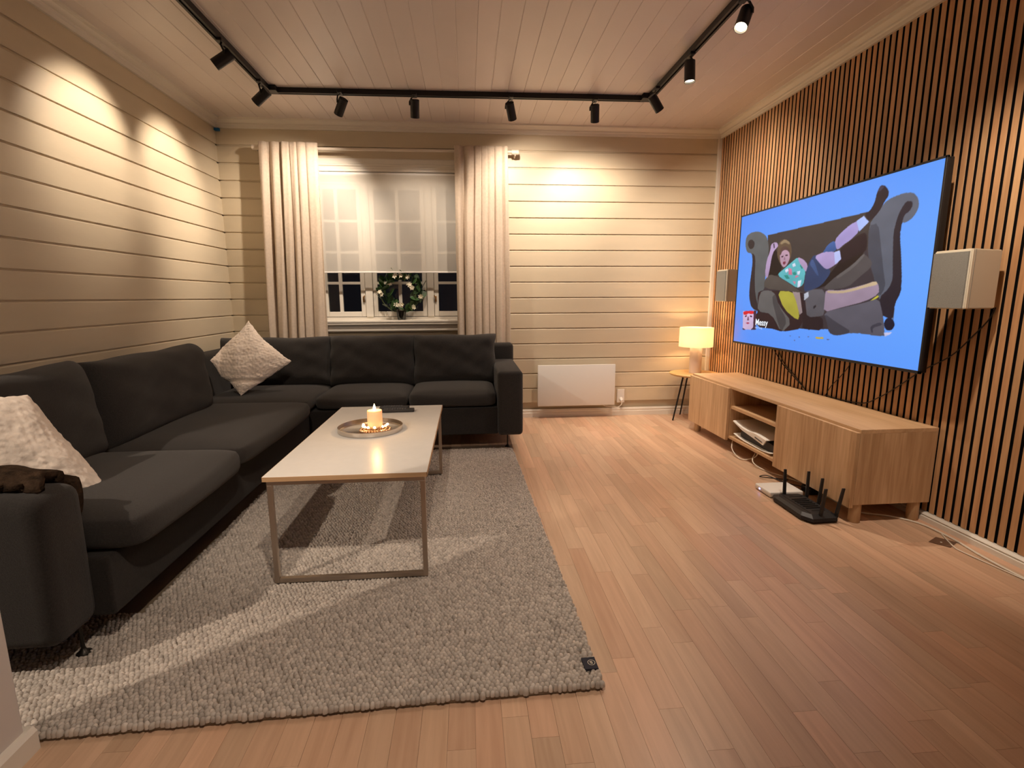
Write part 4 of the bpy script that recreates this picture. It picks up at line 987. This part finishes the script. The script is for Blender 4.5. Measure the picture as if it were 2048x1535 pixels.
for (ax, ay, tx, ty_) in ((1.655, 2.425, 0, .010), (1.752, 2.385, .004, .006), (1.750, 2.290, .006, -.004), (1.668, 2.160, .006, -.010), (1.752, 2.165, .010, -.016)):
    bm = B(); cyl(bm, (ax, ay, .020), (ax, ay, .042), .009, .008, n=12); obj('antenna_hinge', bm, MT['black'], ro, auto=40)
    bm = box(B(), -.009, .009, -.0045, .0045, 0, .135, .002, 2); 
    for v in bm.verts: v.co.x *= 1-.25*v.co.z/.135; v.co.x += tx*v.co.z/.135; v.co.y += ty_*v.co.z/.135
    bmesh.ops.translate(bm, verts=bm.verts, vec=(ax, ay, .036)); obj('antenna', bm, MT['blackp'], ro)
mo = empty('modem_box', (1.70, 2.52, 0), 'flat white modem box with a blue light on the floor behind the router', 'modem')
bm = box(B(), 1.600, 1.790, 2.462, 2.610, .004, .032, .007, 3); obj('modem_case', bm, MT['white'], mo, auto=40)
obj('modem_base', box(B(), 1.606, 1.784, 2.468, 2.604, 0, .005), MT['grille'], mo)
obj('status_light', box(B(), 1.5985, 1.6005, 2.555, 2.566, .014, .020), MT['lblue'], mo)
ad = empty('power_adapter', (1.87, 2.45, 0), 'black power adapter on the floor under the bench behind the modem', 'adapter')
obj('adapter_block', box(B(), 1.84, 1.93, 2.48, 2.56, 0, .035, .006), MT['black'], ad)
obj('adapter_lead', tube(B(), smoothpath([(1.85, 2.55, .02), (1.80, 2.66, .012), (1.74, 2.72, .03), (1.72, 2.76, .01), (1.80, 2.74, .004), (1.86, 2.70, .006)]), .0028), MT['cableb'], ad, smooth=True)
def cable(name, pts, r, m, label, n=8):
    o = obj(name, tube(B(), smoothpath(pts, n), r), m, smooth=True); return tag(o, label, 'cable')
cable('floor_cable', [(1.90, 2.60, .005), (1.915, 2.36, .005), (1.935, 2.242, .005), (2.04, 2.185, .005), (2.115, 2.10, .005), (2.128, 2.0, .006), (2.125, 1.90, .005), (2.105, 1.78, .005), (2.098, 1.60, .005), (2.11, 1.3, .005), (2.12, .9, .005)], .0045, MT['cablew'], 'pale cable running on the floor from under the bench towards the camera')
cable('floor_cable', [(2.128, 1.99, .004), (2.07, 1.875, .004), (2.062, 1.82, .004), (2.085, 1.66, .004), (2.12, 1.4, .004), (2.13, 1.0, .004)], .0026, MT['cablew'], 'thin pale cable looping from the brown plate beside the thicker floor cable')
cable('floor_cable', [(1.84, 3.30, .10), (1.79, 3.22, .040), (1.79, 3.10, .006), (1.85, 3.05, .03), (1.86, 3.02, .075)], .0035, MT['cablew'], 'pale cable loop hanging under the open bench compartment, far one')
cable('floor_cable', [(1.86, 3.04, .085), (1.80, 2.98, .030), (1.82, 2.88, .005), (1.88, 2.74, .005), (1.93, 2.60, .005)], .0035, MT['cablew'], 'pale cable curling under the bench floor towards the modem, near one')
pl_ = empty('floor_plate', (2.06, 1.91, 0), 'small flat brown plate on the floor near the slatted wall', 'plate')
bm = prism(B(), [(2.005, 1.925), (2.075, 1.962), (2.122, 1.908), (2.052, 1.868)], 2, 0, .003); obj('plate_sheet', bm, MT['plate'], pl_)
obj('plate_screw', cyl(B(), (2.052, 1.912, .003), (2.052, 1.912, .0045), .004, n=10), MT['trim'], pl_)
WXc = XR-.006
def wcable(pts, r, label): return cable('wall_cable', [(WXc+(p[2] if len(p) > 2 else 0), p[0], p[1]) for p in pts], r, MT['cableb'], label)
wcable([(3.475, .74), (3.46, .69), (3.36, .61), (3.27, .56), (3.17, .51), (3.10, .475), (3.09, .464)], .0028, 'black cable hanging from television to bench top, left one of the crossing pair')
wcable([(3.42, .74), (3.40, .68), (3.32, .60), (3.22, .55), (3.14, .50), (3.085, .464)], .0028, 'black cable hanging from television to bench top, right one of the crossing pair')
wcable([(2.70, .73), (2.74, .66), (2.80, .59), (2.86, .53), (2.90, .465)], .0022, 'thin black cable slanting down behind the middle of the bench')
wcable([(1.955, 1.02), (1.975, .97), (2.03, .90), (2.12, .80), (2.26, .71), (2.40, .60), (2.50, .53), (2.60, .48), (2.78, .466), (2.90, .470)], .0026, 'black speaker cable drooping from the near speaker down to the bench top')

# ------------------------------------------------------------------ flowering hoop plant on the sill
PXc, PYc, PZc = -.566, YB+.008, .884
pt = empty('flowering_plant', (PXc, PYc, PZc), 'white-flowering green plant trained on a hoop in a clear glass on the windowsill', 'plant')
obj('glass_pot', lathe(B(), [(0, 0), (.030, 0), (.033, .003), (.044, .095), (.0415, .095), (.031, .006), (0, .006)], (PXc, PYc, PZc), 32), MT['clear'], pt, auto=40)
obj('inner_pot', lathe(B(), [(0, .008), (.026, .008), (.040, .078), (0, .074)], (PXc, PYc, PZc), 24), MT['soil'], pt, auto=40)
hp = [(PXc+.165*math.sin(a)*(1 if True else 1), PYc-.004, PZc+.228-.165*math.cos(a)) for a in np.linspace(.18, 2*PI-.18, 40)]
hoop = obj('hoop', tube(B(), [(PXc+.012, PYc, PZc+.05)]+hp+[(PXc-.012, PYc, PZc+.05)], .0035, 6), MT['stem'], pt, smooth=True)
vine = [(x+.006*math.sin(i*1.3), y+.008*math.cos(i*1.3), z) for i, (x, y, z) in enumerate(hp)]; obj('vine', tube(B(), vine, .0025, 6), MT['stem'], pt, smooth=True)
def leafmesh(L, W_):
    bm = B(); n = 6; rows = []
    for i in range(n+1):
        t = i/n; wdt = W_/2*math.sin(PI*min(1, t*.98+.02))**.7; zz = -.12*L*t*t
        rows.append([bm.verts.new((-wdt, t*L, zz+.10*W_)), bm.verts.new((0, t*L, zz)), bm.verts.new((wdt, t*L, zz+.10*W_))])
    for a, b in zip(rows, rows[1:]):
        for k in range(2): bm.faces.new((a[k], a[k+1], b[k+1], b[k]))
    me = bpy.data.meshes.new('leaf'); bm.to_mesh(me); bm.free(); me.shade_smooth(); return me
lm = leafmesh(.080, .048); lm.materials.append(MT['leaf']); ly_ = leafmesh(.062, .034); ly_.materials.append(MT['leaf2'])
rl = random.Random(12)
for i in range(74):
    a = .15+(2*PI-.3)*i/74+rl.uniform(-.05, .05); r0 = 1+rl.uniform(-.42, .08)
    p = (.172*r0*math.sin(a), rl.uniform(-.026, .012), .226-.165*r0*math.cos(a))
    o = link('leaf', ly_ if i in (4, 33) else lm, pt, p); ang = rl.uniform(0, 2*PI)
    o.rotation_euler = (rl.uniform(.5, 2.2), rl.uniform(-.7, .7), ang); s = rl.uniform(.75, 1.2); o.scale = (s, s, s)
fl = B()
for k in range(5):
    a = 2*PI*k/5; c, s = math.cos(a), math.sin(a)
    vs = [fl.verts.new(p) for p in ((0, 0, 0), (.005*c-.004*s, .005*s+.004*c, .001), (.013*c, .013*s, .003), (.005*c+.004*s, .005*s-.004*c, .001))]
    fl.faces.new(vs)
cyl(fl, (0, 0, -.014), (0, 0, 0), .0018, n=6)
fm = bpy.data.meshes.new('flower'); fl.to_mesh(fm); fl.free(); fm.materials.append(MT['petal'])
def toplant(px, pz): return ((px-PXc), (pz-PZc))
clusters = [(-.735, 1.115), (-.49, 1.175), (-.47, 1.155), (-.60, 1.015), (-.57, 1.008), (-.545, 1.022), (-.455, .995), (-.56, 1.262), (-.60, 1.255), (-.50, 1.25), (-.655, 1.19), (-.72, 1.105), (-.40, 1.08)]
for (fx_, fz_) in clusters:
    for q in range(3):
        o = link('flower', fm, pt, (fx_-PXc+rl.uniform(-.010, .010), -.026-rl.random()*.010, fz_-PZc+rl.uniform(-.010, .010)))
        o.rotation_euler = (PI/2+rl.uniform(-.5, .5), rl.uniform(-.5, .5), rl.uniform(-.4, .4)); s = rl.uniform(1.3, 1.8); o.scale = (s, s, s)
for (a, b, c_) in ((.07, .02, .012), (.10, .018, .035)):
    obj('fallen_petal', box(B(), PXc+a, PXc+a+.018, PYc-.03, PYc-.016, PZc, PZc+.004, .001), MT['petal'], pt)
